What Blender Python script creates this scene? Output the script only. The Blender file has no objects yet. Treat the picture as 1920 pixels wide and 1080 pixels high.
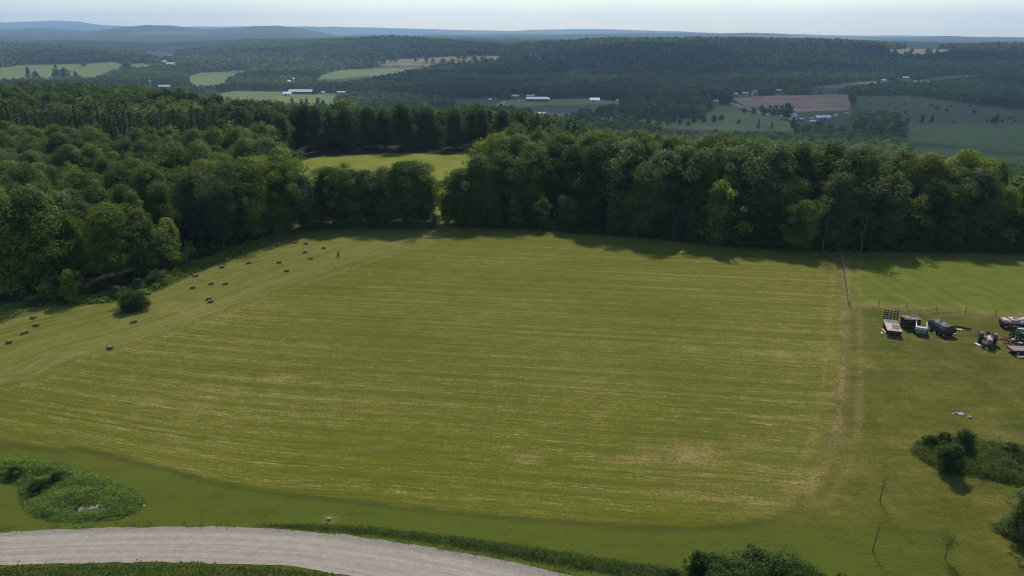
import bpy, bmesh, math, random
import numpy as np
from mathutils import Vector, Matrix

random.seed(7)
RNG = np.random.default_rng(11)
S = bpy.context.scene
COL = S.collection
PI = math.pi

# ------------------------------------------------------------------ camera numbers
FPX, PITCH, CAMH = 1371.0, math.radians(19.1), 41.0
CP, SP = math.cos(PITCH), math.sin(PITCH)

def ray(px, py):
    cx = (px - 960) / FPX; cy = (540 - py) / FPX
    return cx, CP + cy * SP, cy * CP - SP

def flat(px, py, z=0.0):
    dx, dy, dz = ray(px, py)
    t = (z - CAMH) / dz
    return (dx * t, dy * t)

def zrow(Y, py):
    """height of a point Y metres ahead that lies on the sight line of image row py"""
    _, dy, dz = ray(960, py)
    return CAMH + Y * dz / dy

def project(X, Y, Z):
    a = Y * CP - (Z - CAMH) * SP
    b = Y * SP + (Z - CAMH) * CP
    return 960 + FPX * X / a, 540 - FPX * b / a

# ------------------------------------------------------------------ noise
def vnoise(x, y, seed=0):
    x = np.asarray(x, float); y = np.asarray(y, float)
    xi = np.floor(x).astype(np.int64); yi = np.floor(y).astype(np.int64)
    xf = x - xi; yf = y - yi
    xf = xf * xf * (3 - 2 * xf); yf = yf * yf * (3 - 2 * yf)
    def h(a, b):
        n = (a * 374761393 + b * 668265263 + seed * 974634777) & 0x7fffffff
        n = ((n ^ (n >> 13)) * 1274126177) & 0x7fffffff
        return ((n ^ (n >> 16)) & 0xffff) / 65535.0
    return (h(xi, yi) * (1 - xf) + h(xi + 1, yi) * xf) * (1 - yf) + (h(xi, yi + 1) * (1 - xf) + h(xi + 1, yi + 1) * xf) * yf

def fbm(x, y, seed=0, o=4):
    s = 0; a = .5; f = 1.0
    for i in range(o):
        s = s + a * vnoise(x * f, y * f, seed + i); a *= .5; f *= 2.03
    return s

def sstep(a, b, x):
    t = np.clip((x - a) / (b - a), 0, 1)
    return t * t * (3 - 2 * t)

# ------------------------------------------------------------------ terrain
PXC = [0, 240, 420, 560, 740, 960, 1200, 1480, 1700, 1920]
def U(px): return (np.asarray(px, float) - 960) / 1423.0
def kn(Y, z=None, y=None, dz=0.0, px=PXC):
    n = len(px)
    Y = [Y] * n if np.isscalar(Y) else Y
    if y is not None:
        z = [zrow(a, b) + dz for a, b in zip(Y, y)]
    elif np.isscalar(z):
        z = [z] * n
    return U(px), np.array(Y, float), np.array(z, float)
RIDGE_PX = [-400, 0, 60, 120, 170, 210, 300, 480, 640, 800, 960, 1060, 1130, 1280, 1440, 1600, 1760, 1920, 2300]
RIDGE_Y = [50, 44, 41, 38.5, 41, 46, 50, 49, 51, 54, 58, 55, 55, 60, 63, 66.5, 68, 70, 72]
MID_PX = [-400, 0, 80, 190, 240, 290, 340, 400, 480, 530, 580, 640, 800, 960, 1240, 1340, 1400, 1450, 1520, 1640, 1710, 1780, 1850, 1920, 2300]
MID_Y = [62, 56, 53, 59, 53, 48.5, 49, 54, 50, 48.5, 54, 65, 66, 65, 64, 63, 60.5, 63, 69, 72, 69, 68, 70, 73, 74]
KN = [
    kn(1.0, 0.0),
    kn([440, 420, 330, 300, 290, 280, 195, 180, 160, 150], 0.0),
    kn([560, 540, 430, 400, 400, 390, 320, 300, 270, 260], [-14, -14, -14, -14, -14, -14, -22, -24, -26, -27]),
    kn([900, 900, 800, 800, 800, 800, 740, 700, 640, 600], [-52, -52, -56, -58, -60, -62, -66, -68, -69, -69]),
    kn(1300, [-60, -60, -62, -64, -66, -67, -68, -68, -68, -68]),
    kn([1650, 1650, 1650, 1550, 1700, 1550, 1500, 1550, 1550, 1500], y=[150, 150, 163, 167, 158, 176, 182, 174, 176, 180]),
    kn([2250, 2250, 2100, 2100, 2400, 2100, 2000, 1950, 1950, 1900], y=[117, 117, 133, 131, 122, 136, 132, 136, 137, 140]),
    kn([2800, 2800, 2850, 2900, 3000, 3200, 2900, 2700, 2700, 2600, 2600, 2600],
       y=[87, 96, 108, 92, 84, 73, 90, 78, 78, 82, 91, 88], px=[0, 200, 300, 420, 560, 740, 950, 1150, 1380, 1560, 1700, 1920]),
    kn([3700] * 12, y=[87, 96, 103, 92, 84, 76, 90, 80, 80, 84, 91, 88], dz=-28.0, px=[0, 200, 300, 420, 560, 740, 950, 1150, 1380, 1560, 1700, 1920]),
    kn(5000, y=[70, 73, 73, 72, 70, 71, 71, 73, 78, 80]),
    kn(7500, y=MID_Y, px=MID_PX),
    kn(9500, y=MID_Y, dz=-70.0, px=MID_PX),
    kn(13500, y=RIDGE_Y, px=RIDGE_PX),
    kn(18500, y=RIDGE_Y, dz=-220.0, px=RIDGE_PX),
]

def terrain(X, Y):
    X = np.asarray(X, float); Y = np.maximum(np.asarray(Y, float), 2.0)
    u = X / Y
    yk = [np.interp(u, k[0], k[1]) for k in KN]
    zk = [np.interp(u, k[0], k[2]) for k in KN]
    z = np.zeros_like(u)
    for i in range(len(KN) - 1):
        t = np.clip((Y - yk[i]) / (yk[i + 1] - yk[i]), 0, 1)
        z = z + t * (zk[i + 1] - zk[i])
    n = fbm(X / 160, Y / 160, 3) - .47
    far = sstep(500, 1200, Y)
    z = z + n * far * 9.0
    z = z + (fbm(X / 520, Y / 900, 17, 3) - .44) * sstep(1600, 1950, Y) * (1 - sstep(2250, 2700, Y)) * 34
    z = z + (fbm(X / 700, Y / 700, 9, 5) - .47) * sstep(3400, 6000, Y) * 45
    # gentle swell of the hay field and the low mounds under the weeds
    near = 1 - sstep(150, 190, Y)
    z = z + near * (fbm(X / 45, Y / 45, 21, 2) - .37) * .5 * sstep(56, 75, Y)
    z = z + .3 * np.exp(-(((X + 35) / 7) ** 2 + ((Y - 60.5) / 4) ** 2))
    z = z + .45 * np.exp(-(((X - 48) / 7) ** 2 + ((Y - 64) / 3.2) ** 2))
    return z

def tz(x, y): return float(terrain(np.array([x]), np.array([y]))[0])

def ground_at(px, py, y0=600.0, y1=16000.0):
    dx, dy, dz = ray(px, py)
    Y = np.exp(np.linspace(math.log(y0), math.log(y1), 4000))
    X = Y * dx / dy; R = CAMH + Y * dz / dy
    Z = terrain(X, Y)
    hit = np.where(Z >= R)[0]
    i = hit[0] if len(hit) else len(Y) - 1
    return float(X[i]), float(Y[i]), float(Z[i])

def P(px, py):                      # a point of the near ground seen at a pixel
    x, y = flat(px, py)
    for _ in range(3):
        x, y = flat(px, py, tz(x, y))
    return (x, y, tz(x, y))

# ------------------------------------------------------------------ polygon helpers
def inpoly(x, y, poly):
    x = np.asarray(x); y = np.asarray(y)
    r = np.zeros(x.shape, bool)
    n = len(poly)
    for i in range(n):
        x1, y1 = poly[i]; x2, y2 = poly[(i + 1) % n]
        if y1 == y2: continue
        c = ((y1 > y) != (y2 > y)) & (x < (x2 - x1) * (y - y1) / (y2 - y1) + x1)
        r ^= c
    return r

def polydist(x, y, pts, closed=False):
    """distance to a polyline, arc length of the nearest point, signed side"""
    best = np.full(x.shape, 1e9); arc = np.zeros(x.shape); side = np.zeros(x.shape)
    s = 0.0
    pp = list(pts) + ([pts[0]] if closed else [])
    for (x1, y1), (x2, y2) in zip(pp[:-1], pp[1:]):
        dx, dy = x2 - x1, y2 - y1; L = math.hypot(dx, dy)
        if L < 1e-6: continue
        t = np.clip(((x - x1) * dx + (y - y1) * dy) / (L * L), 0, 1)
        ex = x - (x1 + t * dx); ey = y - (y1 + t * dy)
        d = np.hypot(ex, ey); m = d < best
        best = np.where(m, d, best); arc = np.where(m, s + t * L, arc)
        side = np.where(m, np.sign(dx * ey - dy * ex), side)
        s += L
    return best, arc, side

def sdpoly(x, y, poly):
    d, _, _ = polydist(x, y, poly, True)
    return np.where(inpoly(x, y, poly), d, -d)

def smooth_line(pts, n=8):
    out = []
    for i in range(len(pts) - 1):
        p0 = np.array(pts[max(i - 1, 0)]); p1 = np.array(pts[i]); p2 = np.array(pts[i + 1]); p3 = np.array(pts[min(i + 2, len(pts) - 1)])
        for k in range(n):
            t = k / n
            out.append(tuple(.5 * ((2 * p1) + (-p0 + p2) * t + (2 * p0 - 5 * p1 + 4 * p2 - p3) * t * t + (-p0 + 3 * p1 - 3 * p2 + p3) * t ** 3)))
    out.append(tuple(pts[-1]))
    return out

G2 = lambda L: [flat(*p) for p in L]

# ------------------------------------------------------------------ near layout, on the ground in metres
BOTTOM = smooth_line([(-110, 84)] + G2([(0, 830), (150, 843), (300, 880), (430, 912), (700, 945), (1000, 975), (1250, 990), (1390, 986)]), 6)
CORNER = smooth_line(G2([(1390, 986), (1460, 968), (1510, 925), (1540, 860), (1560, 780), (1574, 690), (1582, 610), (1580, 560), (1574, 478)]), 6)
WOODEDGE = G2([(1560, 474), (1400, 463), (1200, 445), (1000, 430), (840, 425), (600, 426), (560, 432), (490, 462), (410, 493), (340, 520), (300, 541), (230, 560), (160, 566), (90, 573), (0, 583)]) + [(-130, 104)]
HAY = BOTTOM + CORNER[1:] + WOODEDGE
BOT_EXT = BOTTOM + [(60, 52), (120, 48)]
TRACK = smooth_line([(-100, 74)] + G2([(0, 722), (130, 676), (260, 640), (400, 590), (560, 532), (700, 484), (800, 455)]), 5)
PADDOCK = G2([(1592, 570), (1700, 577), (1920, 594)]) + [(150, 100)] + [(150, 130)] + G2([(1920, 493), (1700, 487), (1580, 478)])
TREELINE_L = [(-130, 103), (-81.5, 110), (-75, 111.5), (-70, 114.5), (-66, 119.5), (-61.5, 129), (-58, 138), (-53.5, 149), (-49, 160)]

# landcover seen across the valley: (photo outline, colour, min distance)
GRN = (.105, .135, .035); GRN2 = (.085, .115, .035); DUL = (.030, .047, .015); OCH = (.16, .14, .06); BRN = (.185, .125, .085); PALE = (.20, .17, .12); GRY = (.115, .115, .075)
FIELDS = [
    ([(-60, 130), (0, 127), (40, 122), (160, 119), (215, 116), (240, 123), (262, 118), (302, 124), (275, 130), (235, 132), (205, 140), (178, 152), (140, 148), (95, 150), (0, 153), (-60, 153)], GRN, 1300, 3200),
    ([(262, 96), (332, 98), (328, 108), (300, 111), (275, 104)], OCH, 1800, 5000),
    ([(350, 145), (372, 137), (468, 131), (463, 136), (432, 148), (425, 160), (395, 168), (360, 165)], GRN, 1200, 3000),
    ([(400, 178), (440, 170), (530, 172), (585, 176), (628, 176), (628, 206), (500, 205), (415, 190)], GRN, 700, 2600),
    ([(586, 154), (605, 140), (640, 130), (720, 127), (832, 125), (765, 137), (695, 150), (640, 160)], GRN, 1200, 3400),
    ([(696, 116), (760, 110), (850, 105.5), (942, 104.5), (938, 112), (860, 118), (800, 123), (720, 124)], OCH, 1500, 3600),
    ([(1010, 107), (1030, 106.5), (1062, 107), (1060, 111), (1010, 110.5)], OCH, 1500, 3600),
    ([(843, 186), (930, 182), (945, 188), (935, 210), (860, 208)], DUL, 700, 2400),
    ([(940, 190), (1060, 185), (1110, 184), (1168, 192), (1135, 206), (1062, 219), (1012, 224), (985, 208), (942, 208)], GRN2, 700, 2400),
    ([(1020, 204), (1100, 204), (1075, 222), (1012, 226)], GRY, 700, 2400),
    ([(1095, 224), (1165, 214), (1180, 222), (1120, 232)], GRY, 600, 2400),
    ([(1345, 200), (1375, 196), (1420, 211), (1482, 226), (1470, 246), (1340, 242), (1320, 215)], GRN2, 600, 2400),
    ([(1374, 184), (1440, 179), (1590, 177), (1597, 200), (1592, 205), (1500, 208), (1440, 202), (1400, 201)], BRN, 700, 2400),
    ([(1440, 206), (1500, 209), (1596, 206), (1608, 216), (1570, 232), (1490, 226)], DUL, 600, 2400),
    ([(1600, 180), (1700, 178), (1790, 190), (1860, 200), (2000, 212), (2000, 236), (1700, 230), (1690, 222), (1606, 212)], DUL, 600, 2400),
    ([(1694, 231), (1920, 234), (2050, 236), (2050, 330), (1900, 330), (1698, 300)], (.046, .078, .014), 450, 2400),
    ([(1488, 167), (1560, 158), (1645, 151), (1650, 158), (1620, 164), (1560, 172)], GRN2, 1200, 2800),
    ([(1698, 153), (1780, 142), (1865, 138), (1815, 149), (1712, 159)], GRN2, 1200, 2800),
    ([(1662, 92), (1745, 91), (1792, 93), (1788, 98), (1740, 103), (1670, 105)], OCH, 1500, 3600),
    ([(520, 99), (552, 98), (552, 101), (520, 102)], OCH, 1500, 3600),
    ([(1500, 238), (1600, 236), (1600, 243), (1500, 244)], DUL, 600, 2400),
    ([(1185, 224), (1345, 222), (1480, 230), (1490, 247), (1330, 245), (1200, 238)], GRN2, 600, 2400),
    ([(1280, 181), (1316, 180), (1320, 186), (1290, 188)], GRY, 900, 2400),
]
LANES = [
    ([(1372, 194), (1400, 203), (1432, 212), (1475, 221)], 5.5, PALE),
    ([(936, 207), (936, 198), (946, 189), (985, 187)], 5.0, PALE),
    ([(945, 206), (975, 204), (1000, 205)], 4.0, PALE),
    ([(1480, 210), (1540, 207), (1592, 205)], 7.0, PALE),
    ([(1118, 188), (1150, 190), (1175, 189)], 4.0, PALE),
    ([(236, 133), (262, 131)], 7.0, PALE),
    ([(1430, 220), (1462, 222)], 4.0, PALE),
]

# ------------------------------------------------------------------ ground mesh (one sheet to the horizon, graded grid)
us = np.concatenate([np.linspace(-1.3, -.76, 26)[:-1], np.linspace(-.76, .76, 940), np.linspace(.76, 1.3, 26)[1:]])
ys = np.exp(np.linspace(math.log(14), math.log(14600), 800))
UU, YY = np.meshgrid(us, ys)
XX = UU * YY
ZZ = terrain(XX, YY)
X, Y, Z = XX.ravel(), YY.ravel(), ZZ.ravel()
NV = len(X); NR, NC = UU.shape
nearm = Y < 300
xn, yn = X[nearm], Y[nearm]
A = {}
def full(v, fill): 
    a = np.full(NV, fill, np.float32); a[nearm] = v; return a
A['sd_hay'] = full(sdpoly(xn, yn, HAY), -50)
A['sd_pad'] = full(sdpoly(xn, yn, PADDOCK), -50)
dB, aB, sB = polydist(xn, yn, BOT_EXT)
dT, aT, sT = polydist(xn, yn, TRACK)
dC, aC, sC = polydist(xn, yn, CORNER)
row = yn + .14 * xn - .005 * np.maximum(0, -xn - 22) ** 2 * np.exp(-np.maximum(0, yn - 62) / 25)
along = xn.copy()
left = (sT > 0) & (yn > 70)
row = np.where(left, dT + 300, row); along = np.where(left, aT, along)
head = (dC < 0.0) & ~left
row = np.where(head, dC + 600, row); along = np.where(head, aC, along)
A['row'] = full(row, 0); A['along'] = full(along, 0)
A['track'] = full(np.exp(-((dT - 1.2) / .8) ** 2) + .8 * np.exp(-((dT * np.where(sT > 0, 1, -1) - 4.2) / 1.0) ** 2), 0)
A['bale'] = full(np.where(left, 1.0, 0.0) * sstep(0, 3, dT), 0)
tp = [(1590, 478), (1584, 560), (1583, 640), (1575, 740), (1560, 840), (1515, 920)]
dW, aW, sW = polydist(xn, yn, smooth_line(G2(tp), 5))
# worn, pale places: the wheel track by the fence and bare straw patches
dirt = .95 * np.exp(-(dW / .75) ** 2) * (0.45 + .9 * vnoise(aW / 4, aW * 0 + 3, 5)) + .45 * np.exp(-((dW - 2.1) / .5) ** 2)
dfen, _, _ = polydist(xn, yn, G2([(1577, 478), (1590, 572)]))
dfen2, _, _ = polydist(xn, yn, G2([(1590, 572), (1700, 579), (1920, 595)]) + [(130, 103)])
dirt = np.maximum(dirt, .55 * np.exp(-(dfen / .9) ** 2))
dirt = np.maximum(dirt, .75 * np.exp(-((dfen2 - .2) / .7) ** 2)); dirt = np.maximum(dirt, .55 * np.exp(-((dfen2 - 1.8) / .5) ** 2))
for (px, py, rx, ry, a) in [(1575, 742, 1.0, 1.3, .9), (1500, 908, .9, 2.2, .8), (1582, 832, 1.2, 2.5, .7), (1290, 852, 3.6, 2.0, 1.25), (1240, 862, 5, 1.0, .8), (1680, 634, 2.2, .9, .45), (1725, 636, 2.0, .9, .4), (1780, 640, 2.2, 1.0, .4), (1852, 660, 1.8, 1.0, .45), (1905, 655, 2.5, 1.6, .5), (535, 706, 2.2, .8, 1.0), (1330, 925, 6, 1.2, .5), (1250, 640, 1.6, .5, .6),
                          (330, 570, 4, 2.0, .5), (985, 860, 1.5, .7, .7), (390, 792, 2.5, .5, .5), (1420, 830, 4, 2, .4), (1440, 950, 3, 1.2, .5), (1690, 833, 1.2, 1.5, .5), (618, 972, .7, .5, .8),
                          (1880, 640, 2.5, 2.5, .7), (1800, 620, 2.5, 1.0, .5), (1870, 815, 2, 2, .35), (345, 578, 5, 1.6, .45), (700, 840, 3, .6, .4), (1600, 870, 3, 2, .3), (130, 660, 3, 1, .35)]:
    gx, gy = flat(px, py)
    dirt = np.maximum(dirt, a * np.exp(-(((xn - gx) / rx) ** 2 + ((yn - gy) / ry) ** 2)))
A['dirt'] = full(dirt, 0)
# unmown rough grass between the mown field and the left wood
ROUGH = G2([(0, 583), (60, 576), (160, 572), (230, 566), (300, 545), (345, 524), (410, 494), (480, 468), (520, 450), (540, 436), (480, 448), (400, 478), (330, 505), (240, 538), (160, 555), (0, 572)])
A['sd_rough'] = full(sdpoly(xn, yn, ROUGH), -50)
EDGE2 = G2([(0, 903), (60, 900), (90, 912), (110, 940), (130, 960)])
dE, _, _ = polydist(xn, yn, BOTTOM + CORNER)
A['lush'] = full(sstep(64, 54, yn + .16 * xn) * sstep(45, 25, xn), 0)
A['cutline'] = full(np.exp(-((dE - .1) / .35) ** 2) * (1 - .7 * sstep(18, 30, xn)), 0)
cov = np.tile(np.array([.030, .040, .016], np.float32), (NV, 1))
fld = np.zeros(NV, bool)
PXV, PYV = project(X, Y, Z)
for poly, c, y0, y1 in FIELDS:
    m = (Y > y0) & (Y < y1)
    idx = np.where(m)[0]
    k = idx[inpoly(PXV[idx], PYV[idx], poly)]
    cc = np.array(c)[None, :] * np.ones((len(k), 1))
    if c is BRN:
        n = fbm(X[k] / 45, Y[k] / 22, 31)[:, None]
        cc = cc * (.55 + .95 * n) + np.array([.01, .0, -.003]) * n
    cov[k] = cc; fld[k] = True
SMALLF = [(-47, 172), (-52, 190), (-60, 213), (-80, 255), (-50, 268), (-19, 266.5), (5, 265), (10, 230), (-8, 200), (-14, 172)]
k = np.where(inpoly(X, Y, SMALLF))[0]; cov[k] = (.150, .160, .018); smallm = np.zeros(NV, bool); smallm[k] = True
GAPLANE = [(-16.5, 155), (-16.2, 175), (-12.5, 175), (-12.5, 155)]
k = np.where(inpoly(X, Y, GAPLANE))[0]; cov[k] = (.12, .13, .025)
LANEPTS = []
for pts, w, c in LANES:
    g = [ground_at(*p)[:2] for p in pts]; LANEPTS.append((g, w))
    idx = np.where((Y > 700) & (Y < 2600))[0]
    d, _, _ = polydist(X[idx], Y[idx], g)
    kk = idx[d < w]; cov[kk] = c; fld[kk] = True
hazy = Y > 3400
n = fbm(X[hazy] / 220, Y[hazy] / 260, 41)
n2 = vnoise(X[hazy] / 900, Y[hazy] / 500, 44)
cov[hazy] = np.where((n2 > .80)[:, None], np.array([[.085, .10, .04]]), np.array([[.026, .038, .016]]) * (.5 + 1.1 * n[:, None]))
A['far'] = sstep(150, 172, Y + 0 * X).astype(np.float32)
A['far'][nearm] = np.maximum(A['far'][nearm], 0)
# the forest floor under the near woods
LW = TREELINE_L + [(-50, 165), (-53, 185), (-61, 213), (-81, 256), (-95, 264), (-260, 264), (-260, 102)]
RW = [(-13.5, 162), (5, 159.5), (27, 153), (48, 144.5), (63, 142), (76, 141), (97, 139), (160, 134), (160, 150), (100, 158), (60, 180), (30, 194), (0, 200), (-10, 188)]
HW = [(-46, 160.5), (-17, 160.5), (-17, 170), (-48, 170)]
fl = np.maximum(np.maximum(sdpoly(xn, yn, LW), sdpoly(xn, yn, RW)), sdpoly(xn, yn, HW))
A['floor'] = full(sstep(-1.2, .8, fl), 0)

def mesh_from(name, co, faces4=None, faces3=None, smooth=True):
    me = bpy.data.meshes.new(name)
    co = np.asarray(co, np.float32)
    me.vertices.add(len(co)); me.vertices.foreach_set('co', co.ravel())
    f = faces4 if faces4 is not None else faces3
    f = np.asarray(f, np.int32); k = f.shape[1]
    me.loops.add(f.size); me.loops.foreach_set('vertex_index', f.ravel())
    me.polygons.add(len(f)); me.polygons.foreach_set('loop_start', np.arange(0, f.size, k, dtype=np.int32))
    me.polygons.foreach_set('use_smooth', np.full(len(f), smooth, bool))
    me.update(calc_edges=True)
    return me

def link(name, me, mats=None, parent=None):
    o = bpy.data.objects.new(name, me); COL.objects.link(o)
    if mats is not None:
        for m in (mats if isinstance(mats, (list, tuple)) else [mats]): me.materials.append(m)
    if parent is not None: o.parent = parent
    return o

def tag(o, label=None, cat=None, group=None, kind=None):
    if label: o['label'] = label
    if cat: o['category'] = cat
    if group: o['group'] = group
    if kind: o['kind'] = kind
    return o

def empty(name, loc, rz=0.0, label=None, cat=None, group=None):
    o = bpy.data.objects.new(name, None); COL.objects.link(o)
    o.location = loc; o.rotation_euler = (0, 0, rz); o.empty_display_size = .3
    return tag(o, label, cat, group)

# ------------------------------------------------------------------ material helpers
class NT:
    def __init__(s, name):
        s.m = bpy.data.materials.new(name); s.m.use_nodes = True
        s.t = s.m.node_tree; s.t.nodes.clear()
        s.out = s.t.nodes.new('ShaderNodeOutputMaterial')
    def n(s, typ, **kw):
        nd = s.t.nodes.new(typ)
        for k, v in kw.items():
            if k.startswith('i_'):
                nm = k[2:]
                key = int(nm) if nm.isdigit() else nm.replace('_', ' ')
                s.set(nd.inputs[key], v)
            else: setattr(nd, k, v)
        return nd
    def set(s, sock, v):
        if hasattr(v, 'is_output'): s.t.links.new(v, sock)
        elif isinstance(v, (tuple, list)):
            sock.default_value = (*v, 1.0) if len(v) == 3 and len(sock.default_value) == 4 else v
        else: sock.default_value = v
    def attr(s, name, out='Fac'): return s.n('ShaderNodeAttribute', attribute_name=name).outputs[out]
    def math(s, op, a, b=0.0, c=0.0, clamp=False):
        nd = s.n('ShaderNodeMath', operation=op, use_clamp=clamp)
        s.set(nd.inputs[0], a); s.set(nd.inputs[1], b); s.set(nd.inputs[2], c)
        return nd.outputs[0]
    def noise(s, vec, scale, detail=3.0, rough=.55, out='Fac'):
        nd = s.n('ShaderNodeTexNoise'); s.set(nd.inputs['Vector'], vec)
        nd.inputs['Scale'].default_value = scale; nd.inputs['Detail'].default_value = detail; nd.inputs['Roughness'].default_value = rough
        return nd.outputs[out]
    def mix(s, f, a, b, blend='MIX'):
        nd = s.n('ShaderNodeMix', data_type='RGBA', blend_type=blend)
        s.set(nd.inputs[0], f); s.set(nd.inputs[6], a); s.set(nd.inputs[7], b)
        return nd.outputs[2]
    def rng(s, v, a, b, c=0.0, d=1.0):
        nd = s.n('ShaderNodeMapRange', interpolation_type='SMOOTHSTEP'); s.set(nd.inputs[0], v)
        for i, q in enumerate((a, b, c, d)): s.set(nd.inputs[i + 1], q)
        return nd.outputs[0]
    def comb(s, x, y, z=0.0):
        nd = s.n('ShaderNodeCombineXYZ'); s.set(nd.inputs[0], x); s.set(nd.inputs[1], y); s.set(nd.inputs[2], z)
        return nd.outputs[0]
    def pos(s): return s.n('ShaderNodeNewGeometry').outputs['Position']
    def ramp(s, v, stops):
        nd = s.n('ShaderNodeValToRGB'); s.set(nd.inputs[0], v)
        cr = nd.color_ramp
        while len(cr.elements) < len(stops): cr.elements.new(.5)
        for e, (p, c) in zip(cr.elements, stops): e.position = p; e.color = (*c, 1)
        return nd.outputs[0]
    def bsdf(s, color, rough=.9, spec=.2, bump=None, bdist=.05, bstr=.6, metal=0.0):
        b = s.n('ShaderNodeBsdfPrincipled'); s.set(b.inputs['Base Color'], color); s.set(b.inputs['Roughness'], rough)
        b.inputs['Specular IOR Level'].default_value = spec; b.inputs['Metallic'].default_value = metal
        if bump is not None:
            bn = s.n('ShaderNodeBump'); s.set(bn.inputs['Height'], bump); bn.inputs['Distance'].default_value = bdist; bn.inputs['Strength'].default_value = bstr
            s.t.links.new(bn.outputs[0], b.inputs['Normal'])
        s.t.links.new(b.outputs[0], s.out.inputs[0])
        return b

def mat_ground():
    N = NT('grass_ground')
    p = N.pos()
    row, al = N.attr('row'), N.attr('along')
    big = N.noise(p, .035, 3); med = N.noise(p, .35, 4, .6); fine = N.noise(p, 3.2, 4, .7); tiny = N.noise(p, 11.0, 2, .7)
    rowj = N.math('ADD', row, N.math('MULTIPLY', N.noise(N.comb(al, row), .04, 1), 1.0))
    sA = N.noise(N.comb(N.math('MULTIPLY', al, .014), N.math('MULTIPLY', rowj, 1.0)), 1.0, 4, .62)
    sB = N.noise(N.comb(N.math('MULTIPLY', al, .34), N.math('MULTIPLY', rowj, 3.6)), 1.0, 4, .7)
    sC = N.noise(N.comb(N.math('MULTIPLY', al, .9), N.math('MULTIPLY', rowj, 5.0)), 1.0, 3, .7)
    band = N.math('SINE', N.math('MULTIPLY', rowj, 2 * PI / 2.9))
    # hay stubble
    v = N.math('ADD', N.math('MULTIPLY', sA, .34), N.math('MULTIPLY', big, .24))
    v = N.math('ADD', v, N.math('MULTIPLY', med, .12)); v = N.math('ADD', v, N.math('MULTIPLY', N.noise(p, 1.3, 3, .75), .16)); v = N.math('ADD', v, N.math('MULTIPLY', fine, .42)); v = N.math('SUBTRACT', v, .08); v = N.math('ADD', v, N.math('MULTIPLY', sB, .42))
    v = N.math('ADD', v, N.math('MULTIPLY', tiny, .16)); v = N.math('ADD', v, N.math('MULTIPLY', band, .012))
    hay = N.ramp(v, [(.56, (.030, .050, .004)), (.70, (.069, .087, .006)), (.86, (.112, .116, .011)), (1.0, (.225, .19, .055))])
    seam = N.math('MULTIPLY', N.rng(band, .90, 1.0), N.rng(N.noise(N.comb(N.math('MULTIPLY', al, .06), N.math('MULTIPLY', rowj, .8)), 1.0, 3, .6), .46, .60))
    hay = N.mix(N.math('MULTIPLY', seam, N.rng(fine, .25, .6, .10, .48)), hay, (.030, .042, .006))
    # pale straw left lying in broken lines
    straw = N.rng(N.math('ADD', N.math('MULTIPLY', sB, .6), N.math('MULTIPLY', sC, .5)), .59, .68)
    gate = N.rng(N.math('ADD', sA, N.math('MULTIPLY', band, .10)), .47, .60)
    gate2 = N.rng(N.noise(p, .045, 2), .42, .60)
    yy = N.n('ShaderNodeSeparateXYZ', i_0=p).outputs[1]
    nearer = N.rng(yy, 105.0, 60.0, .10, .9)
    sm = N.math('MULTIPLY', N.math('MULTIPLY', straw, gate), N.math('MULTIPLY', N.math('MULTIPLY_ADD', gate2, .7, .3), nearer))
    hay = N.mix(N.math('MULTIPLY', sm, .80), hay, N.ramp(fine, [(.3, (.30, .22, .09)), (.7, (.56, .43, .22))]))
    bale = N.attr('bale')
    hay = N.mix(N.math('MULTIPLY', bale, N.rng(N.math('ADD', N.math('MULTIPLY', sA, .5), N.math('MULTIPLY', med, .5)), .35, .62, .10, .55)), hay, (.160, .165, .045))
    tr = N.math('MULTIPLY', N.attr('track'), N.rng(N.math('ADD', N.math('MULTIPLY', sB, .5), N.math('MULTIPLY', fine, .5)), .40, .62))
    hay = N.mix(N.math('MULTIPLY', tr, .32, clamp=True), hay, (.27, .23, .11))
    # mown lawn
    lv = N.math('ADD', N.math('MULTIPLY', big, .35), N.math('MULTIPLY', N.noise(p, .22, 5, .7), .65)); lv = N.math('ADD', lv, N.math('MULTIPLY', fine, .36)); lv = N.math('ADD', lv, N.math('MULTIPLY', N.math('SUBTRACT', N.noise(p, 1.4, 3, .75), .5), .30))
    lxy = N.n('ShaderNodeSeparateXYZ', i_0=p)
    ls = N.noise(N.comb(N.math('MULTIPLY', lxy.outputs[0], .12), N.math('MULTIPLY', lxy.outputs[1], .9)), 1.0, 4, .65)
    lv = N.math('ADD', lv, N.math('MULTIPLY', N.math('SUBTRACT', ls, .5), .35))
    lawn = N.ramp(lv, [(.42, (.032, .044, .005)), (.60, (.071, .078, .009)), (.77, (.114, .106, .017)), (.92, (.20, .155, .05))])
    lawn = N.mix(N.math('MULTIPLY', N.attr('lush'), N.rng(N.math('ADD', N.math('MULTIPLY', ls, .6), N.math('MULTIPLY', med, .5)), .38, .62, .25, .95)), lawn, (.078, .100, .011))
    edge = N.math('ADD', N.attr('sd_hay'), N.math('MULTIPLY', N.math('SUBTRACT', med, .5), 1.2))
    col = N.mix(N.rng(edge, -.35, .35), lawn, hay)
    col = N.mix(N.math('MULTIPLY', N.attr('cutline'), N.rng(fine, .3, .6, .25, .7)), col, (.034, .044, .008))
    # paddock: fresher grass with faint cross lines
    pad = N.ramp(N.math('ADD', N.math('MULTIPLY', med, .5), N.math('ADD', N.math('MULTIPLY', fine, .3), N.math('MULTIPLY', N.noise(N.comb(N.math('MULTIPLY', lxy.outputs[0], .8), N.math('MULTIPLY', lxy.outputs[1], .04)), 1.0, 3), .30))),
                 [(.46, (.085, .110, .010)), (.62, (.125, .140, .014)), (.78, (.22, .20, .06))])
    col = N.mix(N.rng(N.attr('sd_pad'), -.3, .3), col, pad)
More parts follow.
